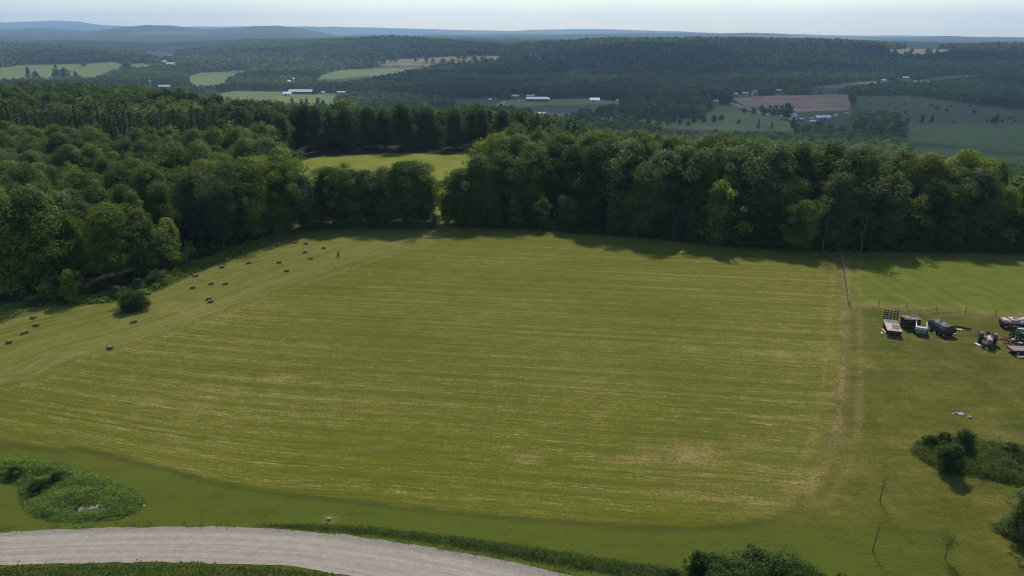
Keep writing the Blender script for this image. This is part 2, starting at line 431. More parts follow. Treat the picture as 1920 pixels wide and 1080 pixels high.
    rough = N.ramp(N.math('ADD', N.math('MULTIPLY', med, .5), N.math('MULTIPLY', fine, .5)), [(.35, (.040, .062, .014)), (.65, (.085, .11, .022))])
    col = N.mix(N.rng(N.math('ADD', N.attr('sd_rough'), N.math('MULTIPLY', N.math('SUBTRACT', med, .5), 2.5)), -.4, .5), col, rough)
    # bare, dry places
    dm = N.math('MULTIPLY', N.attr('dirt'), N.rng(N.math('ADD', N.math('MULTIPLY', fine, .55), N.math('ADD', N.math('MULTIPLY', N.noise(p, 1.1, 4, .7), .32), N.math('MULTIPLY', sB, .26))), .46, .66, .05, 1.0))
    col = N.mix(N.math('MULTIPLY', dm, .85, clamp=True), col, N.ramp(med, [(.3, (.20, .135, .055)), (.7, (.37, .25, .11))]))
    # across the valley
    cv = N.attr('cover', 'Color')
    fv = N.math('ADD', N.math('MULTIPLY', N.noise(p, .02, 4, .6), .7), N.math('MULTIPLY', N.noise(p, .15, 3, .6), .5))
    cv = N.mix(1.0, cv, N.ramp(fv, [(.3, (.62, .62, .62)), (.85, (1.4, 1.4, 1.4))]), 'MULTIPLY')
    col = N.mix(N.attr('far'), col, cv)
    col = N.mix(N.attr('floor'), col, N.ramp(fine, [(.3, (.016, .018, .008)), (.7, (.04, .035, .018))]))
    N.bsdf(col, .95, .08, N.math('ADD', N.math('MULTIPLY', fine, .7), N.math('ADD', N.math('MULTIPLY', tiny, .3), N.math('MULTIPLY', sB, .5))), .16, .7)
    return N.m

def simple(name, c1, c2=None, scale=3.0, rough=.7, spec=.3, metal=0.0, bump=0.0):
    N = NT(name)
    tc = N.n('ShaderNodeTexCoord').outputs['Object']
    f = N.noise(tc, scale, 5, .65)
    c2 = c2 or tuple(c * .6 for c in c1)
    col = N.mix(N.rng(f, .35, .65), c2, c1)
    N.bsdf(col, rough, spec, f if bump else None, .02, bump, metal)
    return N.m

def mat_leaf(name, use_tone=False, trans=.45, spec=.10):
    N = NT(name)
    if use_tone:
        col = N.attr('tone', 'Color')
    else:
        col = N.n('ShaderNodeObjectInfo').outputs['Color']
    sh = N.attr('leafv', 'Fac')
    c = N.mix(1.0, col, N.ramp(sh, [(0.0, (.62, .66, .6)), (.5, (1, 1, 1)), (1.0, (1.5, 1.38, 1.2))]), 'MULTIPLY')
    b = N.n('ShaderNodeBsdfPrincipled'); N.set(b.inputs['Base Color'], c); b.inputs['Roughness'].default_value = .62; b.inputs['Specular IOR Level'].default_value = spec
    t = N.n('ShaderNodeBsdfTranslucent'); N.set(t.inputs[0], N.mix(1.0, c, (1.35, 1.25, .55), 'MULTIPLY'))
    mx = N.n('ShaderNodeMixShader'); mx.inputs[0].default_value = trans
    N.t.links.new(b.outputs[0], mx.inputs[1]); N.t.links.new(t.outputs[0], mx.inputs[2]); N.t.links.new(mx.outputs[0], N.out.inputs[0])
    return N.m

M_GROUND = mat_ground()
M_LEAF = mat_leaf('leaf', spec=.15)
M_LEAFT = mat_leaf('leaf_toned', True)
M_BARK = simple('bark', (.12, .095, .07), (.05, .04, .03), 2.5, .9, .1)
M_PALEBARK = simple('pale_bark', (.11, .098, .082), (.055, .048, .04), 2.5, .9, .1)

# ------------------------------------------------------------------ ground: one sheet
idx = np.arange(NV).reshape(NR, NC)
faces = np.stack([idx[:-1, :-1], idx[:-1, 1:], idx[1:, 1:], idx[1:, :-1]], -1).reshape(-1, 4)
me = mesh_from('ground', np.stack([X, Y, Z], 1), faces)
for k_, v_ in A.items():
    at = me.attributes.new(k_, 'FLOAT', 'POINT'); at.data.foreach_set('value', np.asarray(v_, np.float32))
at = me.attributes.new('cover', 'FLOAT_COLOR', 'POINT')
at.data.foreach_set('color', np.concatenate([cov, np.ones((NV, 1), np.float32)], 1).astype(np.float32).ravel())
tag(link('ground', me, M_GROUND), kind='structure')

# ------------------------------------------------------------------ gravel road
RTOP = smooth_line([(-75, 51)] + G2([(0, 999), (160, 992), (330, 988), (480, 990), (600, 999), (760, 1020), (900, 1044), (1060, 1078)]) + [(13, 43.5), (24, 38)], 8)
RBOT = smooth_line([(-75, 46.8)] + G2([(0, 1061), (150, 1056), (300, 1055), (450, 1058), (580, 1068)]) + [(-8, 46.4), (-1, 44.0), (6, 40.5), (14, 36.0), (22, 31)], 8)
def resample(pts, n):
    p = np.array(pts); d = np.r_[0, np.cumsum(np.hypot(*np.diff(p, axis=0).T))]
    t = np.linspace(0, d[-1], n)
    return np.stack([np.interp(t, d, p[:, 0]), np.interp(t, d, p[:, 1])], 1), t
rt, tt = resample(RTOP, 260); rb, _ = resample(RBOT, 260)
nw = 22
ww = np.linspace(0, 1, nw)
pts = rt[:, None, :] * (1 - ww)[None, :, None] + rb[:, None, :] * ww[None, :, None]
# ragged grass edge
jit = (fbm(np.arange(260) / 3.0, np.zeros(260), 77) - .45) * .45
pts[:, 0, 1] += jit; pts[:, -1, 1] += (fbm(np.arange(260) / 3.0, np.ones(260) * 9, 78) - .45) * .4
rx, ry = pts[..., 0].ravel(), pts[..., 1].ravel()
wq = np.tile(ww, 260)
crown = .03 + .05 * np.sin(np.clip(wq, 0, 1) * PI)
rz = terrain(rx, ry) + crown - .02 * np.exp(-((wq - .42) / .05) ** 2) - .02 * np.exp(-((wq - .75) / .05) ** 2)
ri = np.arange(260 * nw).reshape(260, nw)
rf = np.stack([ri[:-1, :-1], ri[1:, :-1], ri[1:, 1:], ri[:-1, 1:]], -1).reshape(-1, 4)[:, ::-1]
rme = mesh_from('gravel_road', np.stack([rx, ry, rz], 1), rf)
for nm, v_ in (('across', wq), ('along', np.repeat(tt, nw))):
    a_ = rme.attributes.new(nm, 'FLOAT', 'POINT'); a_.data.foreach_set('value', v_.astype(np.float32))
def mat_road():
    N = NT('gravel'); p = N.pos(); ac, al = N.attr('across'), N.attr('along')
    f = N.noise(p, 5.0, 5, .75); g = N.noise(p, .5, 4, .6); h = N.noise(p, 22.0, 2, .8)
    acj = N.math('ADD', ac, N.math('MULTIPLY', N.math('SUBTRACT', N.noise(N.comb(al, 0.0), .12, 2), .5), .10))
    st = N.noise(N.comb(N.math('MULTIPLY', al, .10), N.math('MULTIPLY', acj, 22.0)), 1.0, 4, .6)
    v = N.math('ADD', N.math('MULTIPLY', st, .38), N.math('ADD', N.math('MULTIPLY', f, .36), N.math('MULTIPLY', N.noise(p, 1.2, 5, .7), .36)))
    col = N.ramp(v, [(.34, (.225, .19, .148)), (.55, (.33, .282, .222)), (.76, (.46, .40, .325))])
    sh = N.rng(N.math('ADD', ac, N.math('MULTIPLY', N.math('SUBTRACT', g, .5), .12)), .24, .10)
    col = N.mix(N.math('MULTIPLY', sh, .8), col, N.ramp(f, [(.3, (.15, .135, .115)), (.7, (.29, .26, .22))]))
    for q in (.36, .55, .70, .88):
        d_ = N.math('ABSOLUTE', N.math('SUBTRACT', acj, q))
        col = N.mix(N.math('MULTIPLY', N.rng(d_, .05, .005, 0, .28), N.rng(N.noise(N.comb(N.math('MULTIPLY', al, .3), q * 30), 1.0, 3, .6), .35, .6)), col, (.20, .17, .135))
    col = N.mix(N.rng(N.noise(p, .9, 3, .6), .60, .72, 0, .45), col, (.24, .205, .165))
    col = N.mix(N.rng(h, .62, .72, 0, .35), col, (.55, .50, .43))
    N.bsdf(col, .95, .1, N.math('ADD', f, h), .05, .55)
    return N.m
tag(link('gravel_road', rme, mat_road()), kind='structure')

# ------------------------------------------------------------------ leaf cards
def cards(c, n, size, aspect=.7, spin=True):
    """quads centred on c with normals n"""
    N_ = len(c)
    n = n / (np.linalg.norm(n, axis=1, keepdims=True) + 1e-9)
    r = RNG.normal(size=(N_, 3)); t = np.cross(n, r); t /= (np.linalg.norm(t, axis=1, keepdims=True) + 1e-9)
    b = np.cross(n, t)
    s = np.asarray(size).reshape(-1, 1) * .5
    t = t * s; b = b * s * aspect
    v = np.stack([c - t - b * .4, c + b, c + t + b * .4 * 0, c - b], 1)       # kite-like leaf clump
    v[:, 0] = c - t; v[:, 2] = c + t
    return v.reshape(-1, 3)

def quads_mesh(name, v, leafv, mat, tone=None, smooth=False):
    f = np.arange(len(v), dtype=np.int32).reshape(-1, 4)
    me = mesh_from(name, v, f, smooth=smooth)
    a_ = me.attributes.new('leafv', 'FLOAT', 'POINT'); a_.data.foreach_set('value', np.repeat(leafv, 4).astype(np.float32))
    if tone is not None:
        t_ = np.concatenate([np.repeat(tone, 4, 0), np.ones((len(v), 1))], 1).astype(np.float32)
        a_ = me.attributes.new('tone', 'FLOAT_COLOR', 'POINT'); a_.data.foreach_set('color', t_.ravel())
    if mat: me.materials.append(mat)
    return me

def crown_cards(H, R, base, prof, nclump, nleaf, leaf, rc=(.8, 1.6), skirt=0.0, seed=0, upright=.0):
    """leaf clumps through the volume of a broadleaf crown: returns centres, normals, sizes, shade"""
    g = np.random.default_rng(seed)
    C, Nn, Sz, V = [], [], [], []
    lob = g.uniform(0, 2 * PI, 4); la = g.uniform(.08, .26, 4)
    hgt = H - base
    for i in range(nclump):
        t = (i + g.uniform(0, 1)) / nclump
        t = t ** .85
        a = i * 2.399963 + g.normal() * .5
        lobe = 1 + sum(la[k] * math.sin((k + 2) * a + lob[k] + 3 * t) for k in range(4))
        if prof == 'round': r = math.sqrt(max(0, 1 - (2 * t - 1) ** 2 * (.75 if t < .5 else 1.0)))
        elif prof == 'tall': r = (math.sin(min(1, t * 1.12 + .10) * PI) ** .6) if t < .8 else math.sqrt(max(0, 1 - t)) * 1.55
        elif prof == 'dome': r = math.sqrt(max(0, 1 - t ** 2.2))
        elif prof == 'vase': r = (.35 + .75 * t) if t < .75 else math.sqrt(max(0, 1 - ((t - .75) / .25) ** 2)) * .91
        else: r = 1 - t
        rr = R * r * lobe * g.uniform(.50, 1.08)
        rad = rc[0] * .8 + (rc[1] * 1.15 - rc[0] * .8) * g.uniform() ** 1.6
        cz = base + t * hgt * g.uniform(.93, 1.06) - rad * .55 * (t > .85)
        cen = np.array([math.cos(a) * max(rr - rad * .45, 0), math.sin(a) * max(rr - rad * .45, 0), cz])
        k = int(nleaf * (rad / rc[1]) ** 2 * g.uniform(.8, 1.2))
        d = g.normal(size=(k, 3)); d /= np.linalg.norm(d, axis=1, keepdims=True)
        out = np.array([cen[0], cen[1], 0]) / (R + .1)
        keep = (d @ (out * .8 + np.array([0, 0, .5]))) > g.uniform(-1.1, .25, k)
        d = d[keep]; k = len(d)
        sh = g.uniform(.55, 1.12, (k, 1))
        pos = cen + d * sh * rad * np.array([1.05, 1.05, .72 + upright])
        C.append(pos); Nn.append(d * .9 + out * .4 + np.array([0, 0, .45]) + g.normal(size=(k, 3)) * .42)
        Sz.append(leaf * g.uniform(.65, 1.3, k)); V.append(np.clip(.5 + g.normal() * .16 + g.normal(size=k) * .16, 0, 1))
    # loose inner foliage that closes the crown
    k = int(nclump * nleaf * .10)
    t = g.uniform(0.02, .88, k); a = g.uniform(0, 2 * PI, k); q = np.sqrt(g.uniform(0, 1, k)) * .62
    prf = np.sqrt(np.maximum(0, 1 - (2 * t - 1) ** 2)) if prof != 'dome' else np.sqrt(np.maximum(0, 1 - t ** 2))
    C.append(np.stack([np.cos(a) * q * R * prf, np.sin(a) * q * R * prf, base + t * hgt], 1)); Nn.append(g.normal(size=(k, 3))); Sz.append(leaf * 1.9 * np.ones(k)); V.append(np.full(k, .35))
    C, Nn, Sz, V = map(np.concatenate, (C, Nn, Sz, V))
    ok = C[:, 2] > .15
    return C[ok], Nn[ok], Sz[ok], V[ok]

def spruce_cards(H, R, base, tiers, per, leaf, seed=0):
    g = np.random.default_rng(seed)
    C, Nn, Sz, V = [], [], [], []
    for i in range(tiers):
        t = i / (tiers - 1)
        z = base + (H - base) * t ** .95
        r = R * (1 - t) ** .85 * g.uniform(.82, 1.12) + .12
        nb = max(5, int(per * (1 - t * .7)))
        for j in range(nb):
            a = j * 2 * PI / nb + g.uniform(0, 1.2); L = r * g.uniform(.7, 1.1)
            m = max(3, int(L / leaf * 2.2))
            q = np.linspace(.15, 1, m)
            droop = -.28 * L * q ** 1.5 + .12 * L * q ** 3
            pp = np.stack([np.cos(a) * L * q, np.sin(a) * L * q, z + droop], 1) + g.normal(size=(m, 3)) * leaf * .30
            C.append(pp); Nn.append(np.array([math.cos(a) * .55, math.sin(a) * .55, .8]) + g.normal(size=(m, 3)) * .45)
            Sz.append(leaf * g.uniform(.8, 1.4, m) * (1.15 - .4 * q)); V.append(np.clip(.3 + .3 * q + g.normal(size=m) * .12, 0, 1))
    C, Nn, Sz, V = map(np.concatenate, (C, Nn, Sz, V))
    ok = C[:, 2] > .1
    return C[ok], Nn[ok], Sz[ok], V[ok]

def add_tube(bm, pts, radii, seg=7):
    rings = []
    for i, (p, r) in enumerate(zip(pts, radii)):
        p = Vector(p)
        d = (Vector(pts[min(i + 1, len(pts) - 1)]) - Vector(pts[max(i - 1, 0)])).normalized()
        x = d.orthogonal().normalized(); y = d.cross(x)
        rings.append([bm.verts.new(p + (x * math.cos(k * 2 * PI / seg) + y * math.sin(k * 2 * PI / seg)) * r) for k in range(seg)])
    for a, b in zip(rings[:-1], rings[1:]):
        # keep rings from twisting
        best = min(range(seg), key=lambda s: sum((a[k].co - b[(k + s) % seg].co).length for k in range(0, seg, 2)))
        for k in range(seg):
            bm.faces.new((a[k], a[(k + 1) % seg], b[(k + 1 + best) % seg], b[(k + best) % seg]))
    bm.faces.new(rings[0][::-1]); bm.faces.new(rings[-1])

def bm_mesh(name, bm, mat, smooth=False):
    bmesh.ops.recalc_face_normals(bm, faces=bm.faces)
    me = bpy.data.meshes.new(name); bm.to_mesh(me); bm.free()
    if smooth: me.polygons.foreach_set('use_smooth', np.full(len(me.polygons), True))
    if mat: me.materials.append(mat)
    return me

def trunk_mesh(H, R, base, seed, r0=.22, mat=None, limbs=7):
    g = random.Random(seed); bm = bmesh.new()
    lean = Vector((g.uniform(-.06, .06), g.uniform(-.06, .06), 1))
    top = H * .82
    pts = [(0, 0, -.25), (0, 0, .25)] + [tuple(lean * (top * k / 5) + Vector((g.uniform(-.15, .15), g.uniform(-.15, .15), 0))) for k in range(1, 6)]
    rad = [r0 * 1.5, r0 * 1.05] + [r0 * (1 - k / 5.6) for k in range(1, 6)]
    add_tube(bm, pts, rad, 8)
    for i in range(limbs):
        z = base + (H - base) * (.08 + .65 * i / limbs); a = i * 2.4 + g.uniform(-.4, .4)
        L = R * g.uniform(.55, .85); s = lean * z
        d = Vector((math.cos(a), math.sin(a), 0))
        q = [s, s + d * L * .4 + Vector((0, 0, L * .28)), s + d * L * .75 + Vector((0, 0, L * .62)), s + d * L + Vector((0, 0, L * .85))]
        rr = r0 * .45 * (1 - .5 * i / limbs)
        add_tube(bm, [tuple(v) for v in q], [rr, rr * .75, rr * .45, rr * .15], 5)
    return bm_mesh('trunk', bm, mat or M_BARK, True)

PROTO = {}
def proto(key, kind, H, R, base, prof='round', ncl=70, nleaf=190, leaf=.40, rc=(.8, 1.7), seed=1, r0=.22, bark=None, limbs=7):
    if kind == 'spruce': c, n, s, v = spruce_cards(H, R, base, ncl, nleaf, leaf, seed)
    else: c, n, s, v = crown_cards(H, R, base, prof, ncl, nleaf, leaf, rc, seed=seed)
    cm = quads_mesh('crown', cards(c, n, s, .72), v, M_LEAF)
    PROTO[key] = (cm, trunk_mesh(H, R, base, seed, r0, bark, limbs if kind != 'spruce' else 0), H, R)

proto('maple', 'b', 15.5, 5.2, 1.6, 'round', 100, 330, .31, (.9, 1.9), 1)
proto('maple2', 'b', 14.5, 4.6, .9, 'dome', 95, 330, .31, (.9, 1.8), 2)
proto('ash', 'b', 17, 4.2, 2.2, 'tall', 100, 300, .29, (.8, 1.6), 3, .24, M_PALEBARK)
proto('ash2', 'b', 16, 3.8, 3.2, 'tall', 85, 300, .29, (.7, 1.5), 4, .20, M_PALEBARK)
proto('elm', 'b', 16, 5.0, 2.2, 'vase', 95, 330, .31, (.8, 1.8), 5)
proto('oak', 'b', 15, 5.6, 1.2, 'dome', 120, 330, .31, (.9, 1.9), 6, .28)
proto('willow', 'b', 12, 4.4, .7, 'round', 100, 300, .27, (.7, 1.4), 7)
proto('poplar', 'b', 18, 3.4, 1.5, 'tall', 95, 280, .28, (.7, 1.4), 8, .2, M_PALEBARK)
proto('young', 'b', 7.0, 2.3, .3, 'tall', 48, 170, .30, (.5, 1.0), 9, .1)
proto('cherry', 'b', 10, 3.2, .6, 'round', 64, 300, .28, (.7, 1.3), 10, .14)
proto('spruce', 'spruce', 16.5, 3.2, .8, ncl=26, nleaf=17, leaf=.55, seed=11, r0=.2)
proto('spruce2', 'spruce', 15, 2.7, .6, ncl=25, nleaf=15, leaf=.52, seed=12, r0=.18)
proto('shrub', 'b', 2.8, 2.5, .05, 'dome', 80, 260, .16, (.45, .85), 13, .06)
proto('shrub2', 'b', 2.2, 1.5, .05, 'dome', 34, 200, .18, (.35, .6), 14, .05)
proto('shrub3', 'b', 3.0, 1.35, .05, 'round', 40, 180, .18, (.3, .55), 15, .05)

TONE = {'dark': (0.048, 0.084, 0.018), 'mid': (0.072, 0.123, 0.024), 'green': (0.099, 0.163, 0.028), 'bright': (0.150, 0.208, 0.028),
        'yellow': (0.193, 0.215, 0.034), 'grey': (.098, .138, .052), 'blue': (0.072, 0.120, 0.046), 'olive': (.086, .126, .030), 'olive_old': (0.125, 0.146, 0.034), 'pale': (.125, .165, .060), 'brown': (0.123, 0.110, 0.041), 'spruce': (0.035, 0.058, 0.021), 'spruce2': (0.053, 0.070, 0.032)}

def plant(name, key, x, y, s, tone, label, cat, group=None, sz=None, rz=None, z=None, jit=.16):
    cm, tm, H, R = PROTO[key]
    z = tz(x, y) if z is None else z
    e = empty(name, (x, y, z), random.uniform(0, 2 * PI) if rz is None else rz, label, cat, group)
    e.scale = (s, s, sz or s)
    c = link('crown', cm, None, e); c.matrix_parent_inverse = Matrix()
    t = TONE[tone]; j = 1 + random.uniform(-jit, jit); h = random.uniform(-.07, .05)
    c.color = (t[0] * j * (1 + h), t[1] * j, t[2] * j * (1 - h * .8), 1)
    link('trunk', tm, None, e)
    return e

# ------------------------------------------------------------------ the near trees, one by one
NAMED = []
def at_px(px, py_base): return P(px, py_base)[:2]
# prominent trees of the wood's edge, each with its own label: (key, px, base row, scale, tone, label, width factor)
for key, px, py, H, tone, label in [
    ('oak', 28, 549, 17.5, 'bright', 'huge bright green broadleaf tree in the lower corner of the left wood'),
    ('maple2', 92, 540, 17.8, 'green', 'wide flat-topped green tree behind the two small saplings at the wood edge'),
    ('ash', 150, 530, 12.0, 'green', 'narrow green tree above the leaning sapling at the left wood edge'),
    ('maple', 222, 526, 14.2, 'bright', 'bright rounded tree above the lone bush at the left wood edge'),
    ('cherry', 277, 516, 11.8, 'olive', 'olive green egg-shaped tree just past the bright rounded one'),
    ('young', 325, 500, 9.2, 'bright', 'small bright two-lobed tree at the corner of the unmown grass'),
    ('willow', 130, 520, 15.5, 'grey', 'grey-leaved tree with feathery top between two green crowns of the left wood'),
    ('poplar', 268, 505, 14.5, 'olive', 'thin olive tree standing behind the egg-shaped edge tree'),
    ('elm', 420, 470, 15.0, 'blue', 'blue-green layered tree overhanging the bale-strewn field corner'),
    ('maple', 480, 447, 17.5, 'bright', 'tall yellow-green tree at the inner corner of the left wood'),
    ('maple', 443, 455, 17.0, 'mid', 'dark rounded tree next to the tall yellow-green one'),
    ('oak', 533, 433, 16.3, 'green', 'leafy green tree where the left wood meets the hedge trees'),
    ('willow', 572, 428, 12.0, 'blue', 'low blue-green tree beside the dip before the hedge trees'),
    ('oak', 345, 425, 18.5, 'green', 'broad dome-topped tree rising over the left wood against dark trees'),
    ('oak', 385, 418, 18.0, 'mid', 'second broad dome beside the one rising over the left wood'),
    ('ash2', 190, 395, 16.0, 'bright', 'upright light green tree in the middle of the left wood'),
    ('elm', 300, 455, 16.5, 'green', 'fresh green tall tree in the middle of the left wood front'),
    ('maple', 270, 430, 16.0, 'green', 'round fresh green crown behind the front trees of the left wood'),
]:
    k = PROTO[key][2]; x, y = at_px(px, py); NAMED.append((x, y, 3.4))
    plant('broadleaf_tree', key, x, y, H / k, tone, label, 'tree')
HEDGE = [('maple', 622, 13.2, 'mid'), ('cherry', 655, 13.4, 'green'), ('maple2', 688, 12.4, 'mid'), ('oak', 722, 12.6, 'mid'), ('maple', 757, 14.4, 'mid'), ('maple', 776, 14.6, 'green'), ('cherry', 795, 11.5, 'mid'), ('willow', 600, 9.0, 'mid'),
         ('young', 640, 7.0, 'mid'), ('young', 705, 7.0, 'dark'), ('young', 772, 7.5, 'mid')]
HL = ['rounded tree at the low left end of the hedge row', 'narrow crowned hedge-row tree second from the left wood', 'hedge-row tree with a low dome, third from the left wood', 'wide hedge-row tree in the middle of the row',
      'tall hedge-row tree right of the row middle', 'tallest hedge-row tree near the gap', 'hedge-row tree standing right against the sunlit gap', 'low tree in the dip between left wood and hedge row',
      'small dark tree filling the foot of the hedge row near its left end', 'small dark tree filling the foot of the hedge row middle', 'small dark tree filling the foot of the hedge row near the gap']
for (key, px, H, tone), lb in zip(HEDGE, HL):
    x, y = at_px(px, 424 - (3 if key != 'young' else -1)); y += 1.5 if key != 'young' else 0
    plant('broadleaf_tree', key, x, y, H / PROTO[key][2] * (1.16 if px < 780 else 1.0), tone, lb, 'tree', sz=H / PROTO[key][2])
for key, px, py, H, tone, label in [
    ('willow', 862, 419, 12.5, 'mid', 'first tree of the right wood beside the sunlit gap'),
    ('maple2', 897, 414, 15.5, 'mid', 'dark full tree at the left end of the right wood'),
    ('young', 838, 419, 6.5, 'bright', 'sunlit small tree standing in the gap between the two woods'),
    ('oak', 938, 395, 18.5, 'bright', 'bright topped tree at the high left shoulder of the right wood'),
    ('young', 815, 424, 2.6, 'pale', 'pale low shrub-like tree at the foot of the gap'),
    ('young', 1345, 455, 13.0, 'bright', 'narrow light green tree against the dark front of the right wood'),
    ('willow', 1565, 461, 15.2, 'pale', 'silvery tree standing out in the front of the right wood'),
    ('cherry', 1662, 460, 14.5, 'olive', 'olive green tree right of the silvery one in the right wood front'),
    ('maple2', 1870, 459, 12.2, 'bright', 'light green rounded tree in the right wood front beyond the paddock'),
    ('willow', 1815, 455, 15.5, 'grey', 'grey-green feathery tree above the paddock'),
    ('maple', 1500, 470, 10.5, 'green', 'short green crown in front of a pale forked trunk'),
    ('willow', 1590, 450, 20.0, 'grey', 'grey-crowned tree high in the right wood'),
    ('willow', 1440, 440, 19.5, 'pale', 'pale grey topped tree among dark crowns of the right wood'),
    ('maple', 1720, 440, 18.0, 'yellow', 'yellow-green crowned tree high over the paddock'),
]:
    k = PROTO[key][2]; x, y = at_px(px, py); NAMED.append((x, y, 3.2))
    plant('broadleaf_tree', key, x, y, H / k, tone, label, 'tree')

def scatter(poly, spacing, seed, jit=.36):
    g = random.Random(seed); xs = [p[0] for p in poly]; yz = [p[1] for p in poly]
    out = []
    y = min(yz); r = 0
    while y < max(yz):
        x = min(xs) + (spacing / 2 if r % 2 else 0)
        while x < max(xs):
            q = (x + g.uniform(-jit, jit) * spacing, y + g.uniform(-jit, jit) * spacing)
            if inpoly(np.array([q[0]]), np.array([q[1]]), poly)[0]: out.append(q)
            x += spacing
        y += spacing * .866; r += 1
    return out
def inview(x, y, z=10, m=130):
    px, py = project(x, y, z)
    return -m < px < 1920 + m
def free(x, y): return all((x - a) ** 2 + (y - b) ** 2 > r * r for a, b, r in NAMED)

TDESC = {'dark': 'very dark green', 'mid': 'dark green', 'green': 'mid green', 'bright': 'bright green', 'yellow': 'yellow-green', 'grey': 'grey-green', 'blue': 'blue-green', 'olive': 'olive green', 'pale': 'pale grey-green', 'brown': 'brownish'}
SDESC = {'maple': 'round-crowned', 'maple2': 'dome-crowned', 'ash': 'tall oval', 'ash2': 'bare-stemmed oval', 'elm': 'vase-shaped', 'oak': 'broad', 'willow': 'feathery', 'poplar': 'slender tall', 'cherry': 'smallish round', 'young': 'young narrow'}
REST = []                                     # trees left to the mass of the wood
def wood(poly, spacing, seed, where, hr, keys, tones, maxn, ymax=1e9):
    g = random.Random(seed * 7 + 1)
    ps = [p for p in scatter(poly, spacing, seed) if inview(*p) and free(*p)]
    ps.sort(key=lambda p: p[1])
    for i, (x, y) in enumerate(ps):
        key = g.choice(keys); tone = g.choice(tones); H = g.uniform(*hr)
        if i >= maxn or y > ymax:
            REST.append((x, y, H, tone)); continue
        if where == 'right wood' and x > 45 and y < 153: H *= .78
        plant('broadleaf_tree', key, x, y, H / PROTO[key][2], tone, f'{TDESC[tone]} {SDESC[key]} tree crowded among others in the {where}', 'tree', f'{TDESC[tone]} {SDESC[key]} trees in the {where}', jit=.22)
LW_IN = [(-130, 112), (-85, 122), (-78, 124), (-73, 127), (-69, 132), (-65, 140), (-59, 142), (-55, 152), (-53, 162), (-58, 185), (-69, 213), (-88, 246), (-95, 236), (-190, 230), (-190, 106)]
wood(LW_IN, 8.3, 5, 'left wood', (12.5, 16.5), ['maple', 'maple2', 'ash', 'elm', 'oak', 'willow', 'ash2', 'maple', 'oak'], ['mid', 'mid', 'green', 'green', 'bright', 'grey', 'blue', 'green', 'green', 'mid'], 130)
RW_IN = [(-8, 166), (5, 162.5), (27, 156), (48, 147.5), (63, 146.5), (76, 147.5), (97, 146), (114, 144), (114, 160), (97, 162), (60, 176), (30, 189), (0, 195), (-6, 184)]
wood(RW_IN, 7.1, 8, 'right wood', (15.5, 19.5), ['maple', 'elm', 'ash', 'ash2', 'oak', 'poplar', 'maple2', 'willow'], ['mid', 'mid', 'green', 'dark', 'green', 'olive', 'bright', 'green', 'grey'], 110)
BW_IN = [(-86, 260), (-50, 275), (-19, 274), (5, 272), (30, 272), (30, 296), (-60, 300), (-120, 290), (-105, 262)]
wood(BW_IN, 8.6, 12, 'dark back wood', (14.5, 17.5), ['maple', 'oak', 'maple2', 'elm', 'ash'], ['dark', 'mid', 'dark', 'mid', 'blue'], 48, 287)
# front brush of the right wood: low growth under the edge trees
g_ = random.Random(3)
for i, px in enumerate(range(868, 1925, 31)):
    py = np.interp(px, [840, 1000, 1200, 1400, 1560, 1700, 1920], [424, 429, 445, 463, 467, 467, 468]) - g_.uniform(0, 3)
    x, y = at_px(px + g_.uniform(-8, 8), py)
    key = g_.choice(['young', 'young', 'cherry', 'willow']); H = g_.uniform(5, 8.5)
    tn = g_.choice(['dark', 'mid', 'dark', 'mid'])
    plant('broadleaf_tree', key, x, y + 1.0, H / PROTO[key][2], tn, f'low {TDESC[tn]} {SDESC[key]} tree filling the foot of the right wood edge', 'tree', f'low {TDESC[tn]} {SDESC[key]} edge trees of the right wood')
# spruces of the dark belt across the left wood
SB = [(-200, 230), (-150, 234), (-97, 238), (-84, 252), (-96, 268), (-130, 272), (-210, 262)]
for i, (x, y) in enumerate([p for p in scatter(SB, 5.4, 21) if inview(*p, m=60)]):
    key = random.choice(['spruce', 'spruce2']); tn = random.choice(['spruce', 'spruce', 'spruce2'])
    if i < 95:
        plant('spruce_tree', key, x, y, random.uniform(.85, 1.12), tn, 'dark pointed spruce in the belt across the back of the left wood', 'spruce', 'spruces in the dark belt')
    else: REST.append((x, y, 15, 'spruce'))
# pale bare trunks showing in the shade of the right wood
def bare(x, y, H, label, seed, fork=True):
    g = random.Random(seed); bm = bmesh.new()
    pts = [(0, 0, -.2)] + [(g.uniform(-.2, .2) * k, g.uniform(-.1, .1) * k, H * k / 4) for k in range(1, 5)]
    add_tube(bm, pts, [.28, .22, .18, .13, .05], 7)
    for i in range(4):
        b = Vector(pts[1 + i % 3]); a = g.uniform(0, 6.28); L = H * g.uniform(.25, .45)
        add_tube(bm, [tuple(b), tuple(b + Vector((math.cos(a) * L * .4, math.sin(a) * L * .3, L * .5))), tuple(b + Vector((math.cos(a) * L * .7, math.sin(a) * L * .5, L)))], [.12, .08, .03], 5)
    o = link('bare_tree', bm_mesh('bare_tree', bm, M_PALEBARK, True)); o.location = (x, y, tz(x, y))
    tag(o, label, 'dead tree')
for px, py, H, lb, sd in [(1540, 470, 7.5, 'pale forked dead trunk leaning out of the right wood below the silvery tree', 1), (1610, 472, 7, 'pale leaning bare stem in the right wood near the branch heap', 2), (1262, 449, 6.5, 'thin pale bare stem in the shaded middle of the right wood', 3), (1340, 458, 12, 'tall pale straight dead stem beside the narrow light green tree', 4)]:
    x, y = at_px(px, py); bare(x, y - .6, H, lb, sd)

